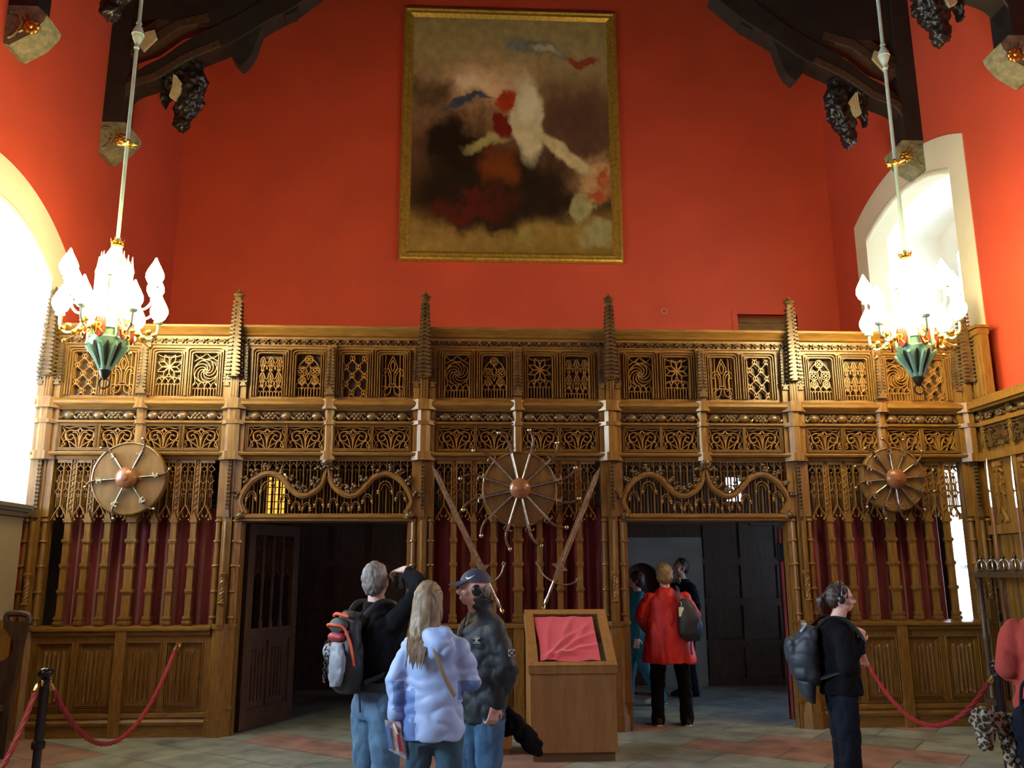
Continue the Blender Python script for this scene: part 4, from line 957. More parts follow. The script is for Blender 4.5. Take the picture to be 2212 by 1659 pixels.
# display case with its cloth
CASE=mat('light_oak_veneer',(.30,.145,.045,1),.45,var=.25,vscale=3,stretch=(6,6,.8),bump=.05)
dc=thing('display_case','square wooden lectern shaped display case standing before the screen','display case',(.99,8.52,0))
x0,x1,y0,y1=.592,1.395,8.20,8.85
m=MB(); m.prism_yz([(y0+.01,.08),(y0+.01,.76),(y1-.02,1.25),(y1-.02,.08)],x0+.012,x1-.012); obj('body',m,CASE,dc,smooth=None)
m=MB(); m.box(x0+.035,x1-.03,y0+.05,y1-.05,0,.08); obj('plinth',m,mat('dark_plinth',(.12,.07,.025,1),.5),dc,smooth=None)
m=MB(); sl=Vector((0,y1-y0,.465)).normalized(); nn=Vector((0,-sl.z,sl.y)); Ls=sqrt((y1-y0)**2+.465**2)
def slope(m,u0,u1,v0,v1,h0,h1):
    vs=[]
    for hh in (h0,h1):
        for u,v in ((u0,v0),(u1,v0),(u1,v1),(u0,v1)): vs.append(Vector((x0+u,y0,.80))+sl*v+nn*hh)
    m.add(vs,[(0,3,2,1),(4,5,6,7),(0,1,5,4),(1,2,6,5),(2,3,7,6),(3,0,4,7)])
Wc=x1-x0; b_=.085
for a in ((0,Wc,0,.05),(0,Wc,Ls-.07,Ls),(0,b_,.05,Ls-.07),(Wc-b_,Wc,.05,Ls-.07)): slope(m,a[0],a[1],a[2],a[3],-.07,.035)
m.box(x0-.006,x1+.006,y0-.012,y0+.02,.755,.83); obj('top_frame',m,CASE,dc,smooth=None)
m=MB(); slope(m,b_,Wc-b_,.05,Ls-.07,-.035,-.02); obj('lining',m,mat('pale_lining',(.45,.40,.22,1),.7),dc,smooth=None)
m=MB(); slope(m,b_+.0,Wc-b_,.05,Ls-.07,.012,.016); obj('glass',m,GLASS,dc,smooth=None)
vs=[];fs=[];nx,ny=60,46
for j in range(ny+1):
    for i_ in range(nx+1):
        u,v=i_/nx,j/ny; fx=b_+.02+(Wc-2*b_-.075)*u+.012*sin(v*5)*(1-u); fy=.075+(Ls-.17)*v+.01*sin(u*9)*(v<.2)
        k=.0
        for (cu,cv,ang,wd,am,ln) in ((.30,.30,50,.035,.022,.45),(.55,.35,38,.04,.018,.5),(.65,.25,20,.035,.018,.4),(.35,.15,10,.04,.02,.3),(.75,.6,60,.05,.012,.3),(.15,.5,80,.05,.01,.4),(.5,.7,65,.05,.012,.4)):
            du,dv=u-cu,v-cv; ca,sa=cos(R(ang)),sin(R(ang)); al=du*ca+dv*sa; ac=-du*sa+dv*ca+.3*al*al; k+=am*math.exp(-(ac/wd)**2-(al/ln)**2)
        vs.append(Vector((x0+fx,y0,.80))+sl*fy+nn*(.020+k+.003*sin(17*u+9*v)))
b0=len(vs); vs+= [v_-nn*.003 for v_ in vs]
for j in range(ny):
    for i_ in range(nx): a=j*(nx+1)+i_; fs.append((a,a+1,a+nx+2,a+nx+1)); fs.append((b0+a,b0+a+nx+1,b0+a+nx+2,b0+a+1))
m=MB().add(vs,fs); o=obj('red_cloth',m,mat('pinkish_red_cloth',(.50,.045,.080,1),.75,sheen=.3)); tag(o,'crumpled pinkish red cloth lying over the slanting glass of the display case','cloth')

# low plinth beyond the group
o=thing('wooden_plinth','low brown wooden plinth behind the legs of the man in the cap','plinth',(.25,8.75,0))
m=MB(); m.box(-.16,.455,8.57,8.95,.05,.33); obj('plinth_box',m,CASE,o,smooth=None); m=MB(); m.box(-.13,.43,8.60,8.93,0,.05); obj('plinth_foot',m,CASE,o,smooth=None)

# stanchions and ropes
def stanchion(x,y,lb,hooks):
    t=thing('rope_stanchion',lb,'stanchion',(x,y,0),0,None)
    m=MB(); m.lathe([(.16,0),(.165,.015),(.13,.03),(.05,.05),(.035,.07)],(0,0,0),24); obj('base',m,IRON,t,loc=(0,0,0))
    m=MB(); m.lathe([(.030,.05),(.030,.40),(.045,.405),(.048,.43),(.045,.455),(.033,.46),(.033,.86),(.045,.87)],(0,0,0),16); obj('pole',m,IRON,t,loc=(0,0,0))
    m=MB(); m.lathe([(.038,.865),(.04,.885),(.03,.895),(.05,.915),(.058,.93),(.058,.945),(.045,.965),(.02,.975)],(0,0,0),8); obj('cap',m,IRON,t,loc=(0,0,0))
    for a in hooks:
        m=MB(); m.tube([((.036+.022*(1-cos(R(q))))*cos(R(a)),(.036+.022*(1-cos(R(q))))*sin(R(a)),.87+.022*sin(R(q))) for q in range(0,360,30)],.005,6,closed=True); obj('ring',m,BRASS,t,loc=(0,0,0))
    return t
stanchion(-3.107,6.94,'black rope stanchion with brass rings in the left foreground',(80,-80))
stanchion(4.08,6.74,'black rope stanchion half hidden behind the person in the coral jacket',(85,))
def rope(A,B,sag,lb,cat='rope'):
    A,B=Vector(A),Vector(B); P=[]
    for k in range(61): t=k/60; q=A.lerp(B,t); q.z-=sag*4*t*(1-t); P.append(q)
    m=MB()
    for s in range(3):
        pts=[]
        for k,q in enumerate(P):
            T=(P[min(k+1,60)]-P[max(k-1,0)]).normalized(); u=T.orthogonal().normalized(); u=Vector((1,0,0))-T*T.x; u.normalize(); v=T.cross(u); a=s*2*pi/3+k*.9
            pts.append(q+(u*cos(a)+v*sin(a))*.009)
        m.tube(pts,.0125,6)
    t=thing('barrier_rope',lb,'rope',A); obj('twisted_cord',m,CRIMSON,t)
    for e,n_ in ((P[0],P[2]),(P[-1],P[-3])):
        m=MB(); d=(n_-e).normalized(); m.tube([e-d*.03,e,e+d*.05],[.010,.022,.024],10); obj('brass_ferrule',m,BRASS,t)
rope((-3.10,7.03,.845),(-3.005,9.62,.90),.66,'thick red barrier rope sagging between the left stanchion and the screen')
rope((-3.12,6.85,.845),(-2.72,4.7,.85),.52,'thick red barrier rope running out of view at the lower left')
rope((4.09,6.84,.845),(4.28,9.62,.90),.58,'red barrier rope sagging before the right end of the screen')
for x,lb in ((-3.005,'small brass wall plate holding the left rope on the screen'),):
    t=thing('wall_plate',lb,'wall plate',(x,9.70,.90)); m=MB(); m.box(-.028,.028,-.012,.0,-.05,.05); obj('plate',m,BRASS,t,loc=(0,0,0),smooth=None); m=MB(); m.tube([(.014*cos(R(q)),-.03,.014*sin(R(q))) for q in range(0,360,30)],.005,6,closed=True); m.tube([(0,-.01,0),(0,-.03,.012)],.006,6); obj('hook',m,BRASS,t,loc=(0,0,0))

# left wall lining, ledge and choir stall
o=thing('wall_panelling','tan wall lining with dark ledge below the left window','panelling',(-4.7,8.4,0))
m=MB(); m.box(XL,XL+.04,5.5,9.62,1.2,2.3); obj('tan_panel',m,mat('tan_cloth_lining',(.27,.215,.125,1),.85,var=.08,vscale=3),o,smooth=None)
m=MB(); m.box(XL,XL+.12,5.5,9.62,2.3,2.33); m.box(XL,XL+.09,5.5,9.62,2.25,2.3); m.box(XL,XL+.14,5.5,9.62,2.33,2.37); obj('ledge',m,mat('grey_ledge',(.10,.10,.09,1),.4),o,smooth=None)
m=MB(); m.box(XL,XL+.07,5.5,9.62,1.08,1.2); m.box(XL,XL+.05,5.5,9.62,0,1.08); obj('back_boards',m,OAK,o,smooth=None)
o=thing('wooden_stall','dark wooden bench stall with scrolled end in the bottom left corner','bench',(-4.45,8.4,0))
pr=[(-4.68,0),(-4.2,0),(-4.2,.55),(-4.16,1.0),(-4.13,1.22),(-4.34,1.22)]+spline([(-4.34,1.16),(-4.30,1.12),(-4.235,1.04),(-4.23,.95),(-4.30,.87),(-4.38,.86),(-4.44,.92)],3)+[(-4.68,.95)]
m=MB(); m.prism(pr,8.72,8.80); obj('end_panel',m,DARKOAK,o,smooth=30); m=MB(); m.prism(pr,7.3,7.38); obj('end_panel',m,DARKOAK,o,smooth=30)
m=MB(); m.box(-4.68,-4.25,7.38,8.72,.42,.47); obj('seat',m,DARKOAK,o,smooth=None); m=MB(); m.box(-4.68,-4.64,7.38,8.72,.05,.95); obj('backrest',m,DARKOAK,o,smooth=None)
m=MB(); m.tube(spline([(-4.335,8.76,1.22),(-4.33,8.76,1.28),(-4.24,8.76,1.29),(-4.14,8.76,1.27),(-4.13,8.76,1.2)],4),.03,8); obj('scroll',m,DARKOAK,o)

# pikes and sword rack on the right
for (x,y,zt,lb) in ((5.80,9.32,2.886,'tall pike with slender steel blade, the one nearest the screen corner'),(5.80,8.88,2.85,'tall pike with brass collar on its blade, at the right edge')):
    t=thing('pike',lb,'pike',(x,y,0),0,'pikes standing against the right wall panelling')
    m=MB(); m.tube([(0,0,0),(0,0,zt-.42)],[.016,.014],8); obj('shaft',m,mat('pike_shaft',(.20,.09,.05,1),.4),t,loc=(0,0,0))
    m=MB(); m.lathe([(.016,zt-.55),(.018,zt-.42),(.012,zt-.38),(.02,zt-.33),(.012,zt-.1),(.002,zt)],(0,0,0),6); obj('blade',m,STEEL,t,loc=(0,0,0))
    m=MB(); m.ell((0,0,zt-.37),(.022,.022,.018),10,6); obj('collar',m,BRASS,t,loc=(0,0,0))
rk=thing('sword_rack','dark wooden rack of upright swords against the right wall panelling','rack',(5.70,9.1,0))
m=MB(); m.box(5.62,5.80,8.55,9.62,1.58,1.64); obj('rack_top',m,DARKOAK,rk,smooth=None)
for y_ in (8.58,9.58):
    m=MB(); m.lathe([(.05,0),(.05,.1),(.03,.14),(.035,.9),(.045,.94),(.03,.98),(.028,1.5),(.045,1.58)],(5.71,y_,0),10); obj('rack_leg',m,DARKOAK,rk)
m=MB(); m.box(5.64,5.78,8.55,9.62,.25,.31); obj('rack_shelf',m,DARKOAK,rk,smooth=None)
pr_=None
for k in range(5):
    y_=9.50-.2*k
    if pr_ is None:
        t=thing('basket_hilt_sword',None,'sword'); 
        m=MB(); m.tube([(0,0,.33),(0,0,1.62)],[.006,.018],6,flat=.4); obj('blade',m,STEEL,t,loc=(0,0,0))
        m=MB()
        for q in range(6): a=R(q*60); m.tube(spline([(.012*cos(a),.012*sin(a),1.65),(.055*cos(a),.055*sin(a),1.67),(.05*cos(a),.05*sin(a),1.74),(.014*cos(a),.014*sin(a),1.77)],4),.008,6)
        m.lathe([(.05,1.65),(.055,1.66),(.03,1.67)],(0,0,0),12); obj('basket_guard',m,STEEL,t,loc=(0,0,0))
        m=MB(); m.lathe([(.013,1.64),(.016,1.70),(.013,1.77),(.022,1.785),(.02,1.80),(.006,1.815),(.004,1.84)],(0,0,0),8); obj('grip',m,BRONZE,t,loc=(0,0,0)); pr_=t
    else: t=copy_tree(pr_)
    t.location=(5.71,y_,0); t['label']=['basket hilted sword in the rack, the one nearest the screen','second basket hilted sword in the rack counted from the screen','middle basket hilted sword in the rack','fourth basket hilted sword in the rack counted from the screen','basket hilted sword in the rack, farthest from the screen'][k]; t['group']='swords upright in the rack'

t=thing('wall_ring','tiny pale ring hook on the red end wall below and right of the painting','ring',(3.26,YB,5.86))
m=MB(); m.tube([(.045*cos(R(a)),-.03,.045*sin(R(a))) for a in range(0,360,20)],.006,6,closed=True); obj('ring',m,mat('pale_metal',(.5,.35,.3,1),.4),t,loc=(0,0,0)); m=MB(); m.tube([(0,0,.045),(0,-.035,.045)],.006,6); obj('hook',m,BRASS,t,loc=(0,0,0))
# ================================================================== people
from mathutils import noise as MN
def cap(m,a,b,ra,rb,n=12,fl=1.0):
    a,b=Vector(a),Vector(b); k=5; P=[a.lerp(b,i/k) for i in range(k+1)]; m.tube(P,[ra+(rb-ra)*i/k for i in range(k+1)],n,flat=fl); m.ell(a,ra,10,7); m.ell(b,rb,10,7)
def hand(m,W,d,n,curl=25,sc=1.0,side=1,spread=4):
    """palm + four jointed fingers + thumb.  d finger direction, n palm-facing normal"""
    W=Vector(W); d=Vector(d).normalized(); n=Vector(n); n=(n-d*n.dot(d)).normalized(); s=d.cross(n)*side
    cap(m,W,W+d*.03*sc,.024*sc,.026*sc)
    for o in (-.028,-.01,.01,.028): cap(m,W+d*.02*sc+s*o*.7*sc,W+d*.088*sc+s*o*sc,.0135*sc,.0115*sc,8)
    for j,(o,ln) in enumerate(((-.031,.066),(-.0105,.078),(.0105,.083),(.031,.074))):
        p=W+d*.088*sc+s*o*sc; a=R(curl*.6+j*2); dd=(d+s*(j-1.5)*R(spread)).normalized()
        for q,fr_ in enumerate((.45,.32,.25)):
            v=(dd*cos(a)+n*sin(a)).normalized(); p2=p+v*ln*fr_*sc; cap(m,p,p2,(.0092-.0008*q)*sc,(.0086-.0009*q)*sc,8); p=p2; a+=R(curl*1.1)
    p=W+d*.028*sc+s*.03*sc; v=(d*.62+s*.70+n*.30).normalized(); p2=p+v*.042*sc; cap(m,W+d*.02*sc+s*.012*sc,p,.015*sc,.014*sc,8); cap(m,p,p2,.0125*sc,.0105*sc,8); v2=(d*.85+s*.3+n*.4).normalized(); cap(m,p2,p2+v2*.032*sc,.0105*sc,.009*sc,8)
def skinmat(n,c,c2): return mat(n,c,.5,col2=c2,vscale=9)
def person(label,x,y,H,rz,cfg):
    s=H/1.75; t=thing('person',label,'person',(x,y,0),R(rz),None); g=cfg.get
    V=lambda *a: Vector(a)*s
    sw=g('sw',.18); hy=g('head_yaw',0); hp=g('head_pitch',0); hoff=Vector(g('head_off',(0,.02,0)))
    # default arms
    aR=g('armR',((sw+.03,0,1.41),(sw+.10,.0,1.13),(sw+.10,.06,.89))); aL=g('armL',((-sw-.03,0,1.41),(-sw-.10,.0,1.13),(-sw-.10,.06,.89)))
    lR=g('legR',((.09,0,.90),(.10,.01,.49),(.10,-.02,.09))); lL=g('legL',((-.09,0,.90),(-.10,.01,.49),(-.10,-.02,.09)))
    b=MB()
    b.loft([(V(0,0,.84),.13*s,.10*s),(V(0,0,.93),.16*s,.115*s),(V(0,0,1.06),.135*s,.10*s),(V(0,0,1.2),.148*s,.105*s),(V(0,0,1.34),.165*s,.11*s),(V(0,0,1.42),.14*s,.085*s),(V(0,0,1.47),.065*s,.06*s)],20)
    nb=V(0,0,1.43); hc=V(0,0,1.53)+hoff*s
    cap(b,nb,hc,.060*s,.055*s)
    for A in (aR,aL):
        S_,E_,W_=[V(*q) for q in A]; S_=S_-V(math.copysign(.045,S_.x),0,.055); cap(b,S_,E_,.038*s,.036*s); cap(b,E_,W_,.038*s,.026*s)
    for Lg in (lR,lL):
        h_,k_,a_=[V(*q) for q in Lg]; cap(b,h_,k_,.082*s,.052*s); cap(b,k_,a_,.052*s,.036*s)
    fR=g('footR',0); fL=g('footL',0)
    for Lg in (lR,lL):
        a_=V(*Lg[2]); cap(b,a_-V(0,.02,.045),a_+V(0,.11,-.055),.026*s,.018*s)
    hand(b,V(*aR[2]),g('hR',((0,.1,-1),(-1,0,0)))[0],g('hR',((0,.1,-1),(-1,0,0)))[1],g('cR',25),s*1.0,-1)
    hand(b,V(*aL[2]),g('hL',((0,.1,-1),(1,0,0)))[0],g('hL',((0,.1,-1),(1,0,0)))[1],g('cL',25),s*1.0,1)
    # head in its own frame, origin at the neck top
    M=Matrix.Translation(hc)@Matrix.Rotation(R(hy),4,'Z')@Matrix.Rotation(R(hp),4,'X')@Matrix.Scale(s,4)
    st=len(b.v)
    b.ell((0,-.005,.115),(.074,.094,.103),22,16); b.ell((0,.03,.055),(.056,.062,.062),18,12); b.ell((0,.062,.022),(.028,.026,.022),12,8)
    b.ell((0,.052,.10),(.058,.040,.06),16,10); b.ell((0,.083,.125),(.050,.014,.012),14,8)          # cheeks, brow
    b.tube([(0,.088,.118),(0,.106,.092),(0,.119,.074)],[.009,.011,.013],8); b.ell((.012,.100,.070),.009,8,6); b.ell((-.012,.100,.070),.009,8,6)
    b.ell((0,.092,.046),(.022,.011,.007),12,6); b.ell((0,.089,.035),(.019,.011,.008),12,6)
    for q in (-1,1):
        b.ell((q*.038,.064,.075),(.024,.024,.026),10,8); b.ell((q*.077,-.005,.088),(.009,.018,.030),10,8); b.ell((q*.082,-.012,.100),(.007,.018,.016),8,6)
    b.xf(M,st)
    organic('body',b,g('skin'),t,.0065,2)
    # eyes, brows
    if g('face',0):
        for nm,mt,rr,yy in (('eye_whites',mat('eye_white',(.6,.58,.54,1),.3),(.013,.008,.006),.082),('irises',mat('iris',(.04,.03,.02,1),.2),(.0055,.004,.0055),.0885)):
            e=MB()
            for q in (-1,1): e.ell((q*.031,yy,.107),rr,12,8)
            e.xf(M); link(nm,e.mesh(nm,mt,60),t)
        e=MB()
        for q in (-1,1): e.tube([(q*.018,.094,.124),(q*.033,.094,.128),(q*.048,.084,.122)],[.003,.004,.002],6)
        e.xf(M); link('eyebrows',e.mesh('eyebrows',g('hair_mat'),60),t)
        e=MB(); e.tube([(-.020,.100,.041),(0,.104,.042),(.020,.100,.041)],[.001,.0035,.001],6); e.xf(M); link('lips',e.mesh('lips',mat('lips',(.35,.12,.10,1),.5),60),t)
    # hair
    h=MB(); kind=g('hair','short')
    if kind=='short' and g('capped'): h.ell((0,-.045,.085),(.074,.062,.070),16,12)
    elif kind=='short': h.ell((0,-.018,.128),(.082,.094,.100),20,14); h.ell((0,-.045,.085),(.072,.062,.075),16,12)
    elif kind=='bob': h.ell((0,-.018,.130),(.096,.105,.106),20,14); h.ell((0,-.04,.075),(.095,.080,.085),16,12)
    elif kind=='pony': h.ell((0,-.016,.128),(.083,.096,.102),20,14); h.ell((0,-.045,.085),(.074,.062,.072),16,12); cap(h,(0,-.10,.12),(0,-.15,.07),.030,.035); cap(h,(0,-.15,.07),(0,-.15,-.02),.035,.015)
    elif kind=='long':
        h.ell((0,-.018,.128),(.088,.100,.104),20,14)
        h.loft([((0,-.035,.16),.088,.085),((0,-.045,.08),.095,.085),((0,-.06,.0),.098,.072),((-.01,-.10,-.08),.09,.04),((-.03,-.145,-.16),.075,.026),((-.045,-.16,-.24),.045,.014)],20)
    h.xf(M)
    if g('hair'): organic('hair',h,g('hair_mat'),t,.009,1,amp=.010 if kind!='long' else .007,fr=(60,60,18) if kind!='long' else (70,70,5),seed=x)
    if kind=='long':
        q=MB(); rn=random.Random(3)
        for k in range(46):
            a=rn.uniform(-1,1); x0_=a*.085; q.tube(spline([(x0_,-.075+abs(a)*.03,.12),(x0_*1.12-.005,-.105+abs(a)*.05,.02),(x0_*1.0-.02,-.135+abs(a)*.04,-.08),(x0_*.75-.04+rn.uniform(-.01,.01),-.175,-.17),(x0_*.6-.05+rn.uniform(-.02,.02),-.178,-.22-rn.uniform(0,.08))],4),[.0055]*12+[.004]*4+[.0015],5)
        q.xf(M); link('hair_strands',q.mesh('hair_strands',g('hair_mat'),60),t)
    # trousers
    tm=g('trousers'); u=MB(); wd=g('tw',1.0)
    u.loft([(V(0,0,.80),.150*s,.115*s),(V(0,0,.90),.172*s,.128*s),(V(0,0,1.02),.155*s,.118*s)],20)
    for Lg in (lR,lL):
        h_,k_,a_=[V(*q) for q in Lg]; k2=k_.lerp(a_,.5); e_=a_+V(0,-.01,-.03)
        cap(u,h_-V(0,0,.02),k_,.096*s*wd,.074*s*wd); cap(u,k_,k2,.074*s*wd,.068*s*wd); cap(u,k2,e_,.068*s*wd,.070*s*wd)
    organic('trousers',u,tm,t,.013,3,amp=.012,fr=(11,11,7),seed=y)
    # shoes
    for Lg in (lR,lL):
        a_=V(*Lg[2]); q=MB(); q.loft([(a_+V(0,-.085,-.045),.02*s,.03*s,(1,0,0),(0,0,1)),(a_+V(0,-.07,-.035),.036*s,.048*s,(1,0,0),(0,0,1)),(a_+V(0,0,-.03),.040*s,.055*s,(1,0,0),(0,0,1)),(a_+V(0,.10,-.05),.046*s,.035*s,(1,0,0),(0,0,1)),(a_+V(0,.17,-.06),.040*s,.026*s,(1,0,0),(0,0,1)),(a_+V(0,.20,-.065),.02*s,.016*s,(1,0,0),(0,0,1))],16)
        sh=link('shoe',q.mesh('shoe',g('shoe'),50),t)
        q=MB(); q.loft([(a_+V(0,-.09,-.086),.03*s,.010*s,(1,0,0),(0,0,1)),(a_+V(0,-.06,-.084),.042*s,.014*s,(1,0,0),(0,0,1)),(a_+V(0,.08,-.084),.050*s,.012*s,(1,0,0),(0,0,1)),(a_+V(0,.19,-.084),.038*s,.010*s,(1,0,0),(0,0,1)),(a_+V(0,.21,-.084),.01*s,.008*s,(1,0,0),(0,0,1))],14)
        link('sole',q.mesh('sole',g('sole',g('shoe')),50),sh)
    # jacket
    jm=g('jacket'); j=MB(); hem=g('hem',.82); hw=g('hem_w',.19); cw=g('chest_w',.20); cd=g('chest_d',.15)
    j.loft([(V(0,0,hem),hw*s,hw*.78*s),(V(0,0,hem+.06),hw*1.01*s,hw*.78*s),(V(0,0,1.02),(hw*.5+cw*.48)*s,(hw*.39+cd*.46)*s),(V(0,0,1.2),cw*.97*s,cd*.97*s),(V(0,0,1.34),cw*s,cd*s),(V(0,0,1.41),cw*.86*s,cd*.82*s),(V(0,.0,1.455),.115*s,.095*s),(V(0,.005,1.485),.085*s,.085*s)],26)
    sr=g('sleeve',1.0)
    for A,cf in ((aR,g('cuffR',.93)),(aL,g('cuffL',.93))):
        S_,E_,W_=[V(*q) for q in A]; S2=S_-V(math.copysign(.032,S_.x),0,.038); cap(j,S2,E_,.070*s*(sr*.5+.5),.060*s*sr); cap(j,E_,E_.lerp(W_,cf),.062*s*sr,.047*s*sr)
    if g('collar'): 
        ch=g('collar'); j.loft([(V(0,0,1.42),.10*s,.09*s),(V(0,.01,1.47),.085*s,.085*s),(V(0,.02,1.47+ch),.082*s,.086*s)],20)
    if g('hood'): j.ell(V(0,-.10,1.37)+Vector(g('hood'))*s,(.115*s,.065*s,.085*s),14,10); j.ell(V(0,-.085,1.44)+Vector(g('hood'))*s,(.10*s,.05*s,.05*s),14,10)
    J=organic('jacket',j,jm,t,.0125,3,amp=g('fold',.014),fr=g('ff',(9,9,6)),seed=x*3)
    return t,M,V,s
SK1=skinmat('skin_fair',(.74,.49,.39,1),(.66,.39,.30,1)); SK2=skinmat('skin_ruddy',(.74,.47,.37,1),(.64,.35,.27,1))
GREYHAIR=mat('grey_hair',(.28,.26,.23,1),.6,col2=(.15,.13,.11,1),vscale=60,stretch=(1,1,.4)); BROWNHAIR=mat('dark_brown_hair',(.05,.028,.018,1),.5,col2=(.025,.014,.01,1),vscale=50)
BLONDE=mat('ash_blond_hair',(.30,.22,.12,1),.5,col2=(.13,.085,.045,1),vscale=55,stretch=(1,1,.15)); SANDY=mat('sandy_hair',(.34,.23,.09,1),.6,col2=(.18,.11,.04,1),vscale=50)
JEAN=mat('light_blue_denim',(.12,.24,.36,1),.85,col2=(.075,.16,.26,1),vscale=14,bump=.15,bscale=200); JEAN2=mat('teal_denim',(.045,.105,.15,1),.85,col2=(.025,.07,.11,1),vscale=12,bump=.15,bscale=200); JEAN3=mat('blue_denim',(.07,.16,.27,1),.85,col2=(.04,.10,.19,1),vscale=12,bump=.15,bscale=200)
BLACKC=mat('black_fleece',(.006,.006,.008,1),.95,bump=.3,bscale=120,spec=.15); CHAR=mat('charcoal_nylon',(.020,.024,.028,1),.62,var=.3,vscale=9); NAVY=mat('navy_cloth',(.007,.010,.018,1),.9,spec=.2)
LBLUE=mat('pale_blue_nylon',(.36,.50,.78,1),.5,col2=(.32,.45,.73,1),vscale=8); MBLUE=mat('mid_blue_nylon',(.12,.22,.50,1),.5); REDC=mat('bright_red_cloth',(.62,.016,.012,1),.55,var=.15,vscale=5); TEAL=mat('teal_cloth',(.02,.19,.26,1),.8,var=.25,vscale=6); TEALT=mat('teal_trouser_cloth',(.02,.16,.24,1),.8,var=.3,vscale=6)
CORAL=mat('coral_fleece',(.30,.045,.033,1),.95,spec=.2,bump=.2,bscale=90); WHITESH=mat('white_shoe',(.6,.6,.6,1),.5); BLACKSH=mat('black_shoe',(.015,.015,.017,1),.4); PLASTIC=mat('black_plastic',(.012,.012,.013,1),.3)
def world_of(t,p): return t.matrix_basis@Vector(p)
def hang(name,label,cat,t): # carried thing sharing the bearer's frame
    o=thing(name,label,cat,tuple(t.location)); o.rotation_euler=t.rotation_euler; return o

# --- photographer
t,M,V,s=person('person with short grey hair in a black fleece and jeans raising a camera',-.53,5.6,1.72,-50,dict(skin=SK1,hair_mat=GREYHAIR,hair='short',head_yaw=34,head_pitch=6,head_off=(-.035,.0,0),trousers=JEAN,jacket=BLACKC,shoe=BLACKSH,hem=.99,hem_w=.175,chest_w=.195,collar=.035,sleeve=1.1,tw=1.12,
  armR=((.20,.01,1.42),(.34,.08,1.57),(.13,.12,1.70)),hR=((-.75,-.1,.0),(-.1,.3,-1)),cR=30,cuffR=.80,armL=((-.20,0,1.40),(-.17,.24,1.24),(-.0,.24,1.50)),hL=((.35,.1,.9),(.6,-.3,.2)),cL=30,ff=(10,10,6)))
m=MB(); m.lathe([(.105*s,-.02),(.115*s,.0),(.105*s,.03)],V(0,0,1.46),20); m=MB(); m.loft([(V(0,0,1.455),.105*s,.10*s),(V(0,0,1.50),.095*s,.095*s)],20); link('collar',m.mesh('collar',BLACKC,50),t)
m=MB(); m.loft([(V(0,0,.975),.180*s,.140*s),(V(0,0,1.03),.184*s,.142*s)],26); link('waistband',m.mesh('waistband',mat('ribbed_grey_band',(.03,.034,.04,1),.8),50),t)
cm=hang('compact_camera','black camera held up before the face of the person in the black fleece','camera',t)
m=MB(); m.box(-.03,.05,.11,.19,1.555,1.635); m.box(-.015,.035,.12,.18,1.635,1.66); obj('camera_body',m,PLASTIC,cm,loc=(0,0,0),smooth=None)
m=MB(); m.lathe([(.034,.0),(.034,.05),(.037,.055),(.037,.07),(.03,.07)],(.005,.19,1.59),16,'Y'); obj('lens',m,PLASTIC,cm,loc=(0,0,0))
m=MB(); m.tube(spline([(.048,.14,1.62),(.075,.14,1.56),(.09,.12,1.48),(.06,.13,1.40)],4),.006,6,flat=.3); obj('strap',m,NAVY,cm,loc=(0,0,0))
# backpack
bp_=hang('backpack','grey, black and red backpack with orange piping on the back of the camera holder','backpack',t)
BG=mat('grey_nylon',(.30,.34,.37,1),.5,var=.15,vscale=8); BK=mat('black_nylon',(.02,.02,.023,1),.55); BR=mat('dark_red_nylon',(.30,.02,.025,1),.5); OR=mat('orange_piping',(.75,.10,.03,1),.5); CHR=mat('charcoal_panel',(.05,.055,.06,1),.6)
m=MB(); m.loft([((-.0,-.215,.96),.10,.055),((0,-.225,1.02),.125,.085),((0,-.23,1.12),.135,.095),((0,-.225,1.24),.125,.085),((0,-.215,1.36),.105,.065),((0,-.205,1.43),.06,.035)],20); organic('main_bag',m,BK,bp_,.012,3,amp=.01,fr=(9,9,7))
m=MB(); m.loft([((.02,-.305,1.0),.05,.03),((.04,-.315,1.08),.075,.035),((.05,-.315,1.18),.07,.035),((.02,-.30,1.25),.055,.025)],16); m.ell((-.07,-.29,1.19),(.06,.045,.06),12,8); organic('grey_pocket',m,BG,bp_,.010,3,amp=.01,fr=(14,14,9))
m=MB(); m.ell((0,-.295,1.28),(.085,.04,.035),14,8); organic('red_panel',m,BR,bp_,.01,2)
m=MB(); m.ell((0,-.285,1.345),(.085,.045,.05),14,8); organic('charcoal_top',m,CHR,bp_,.01,2)
m=MB(); m.tube(spline([(-.08,-.30,1.335),(-.04,-.335,1.352),(.04,-.335,1.352),(.08,-.30,1.335),(.115,-.27,1.24),(.125,-.25,1.12)],5),.008,7); m.tube(spline([(-.08,-.27,1.40),(0,-.30,1.415),(.08,-.27,1.40)],5),.010,7); obj('orange_piping',m,OR,bp_,loc=(0,0,0))
m=MB(); 
for k in range(7): z=1.02+.035*k; m.tube([(-.03,-.345+.004*k,z),(-.09,-.325+.004*k,z+.03)],.004,5); m.tube([(-.09,-.325,z),(-.03,-.345,z+.03)],.004,5)
obj('bungee_cord',m,BK,bp_,loc=(0,0,0))
m=MB()
for q in (-1,1): m.tube(spline([(q*.09,-.16,1.40),(q*.115,-.08,1.475),(q*.125,.03,1.47),(q*.13,.135,1.36),(q*.14,.13,1.2),(q*.165,-.02,1.08),(q*.12,-.17,1.02)],5),.018,8,flat=.35)
m.tube([(.10,-.19,.98),(.13,-.2,.86)],.006,5); obj('shoulder_straps',m,BK,bp_,loc=(0,0,0))

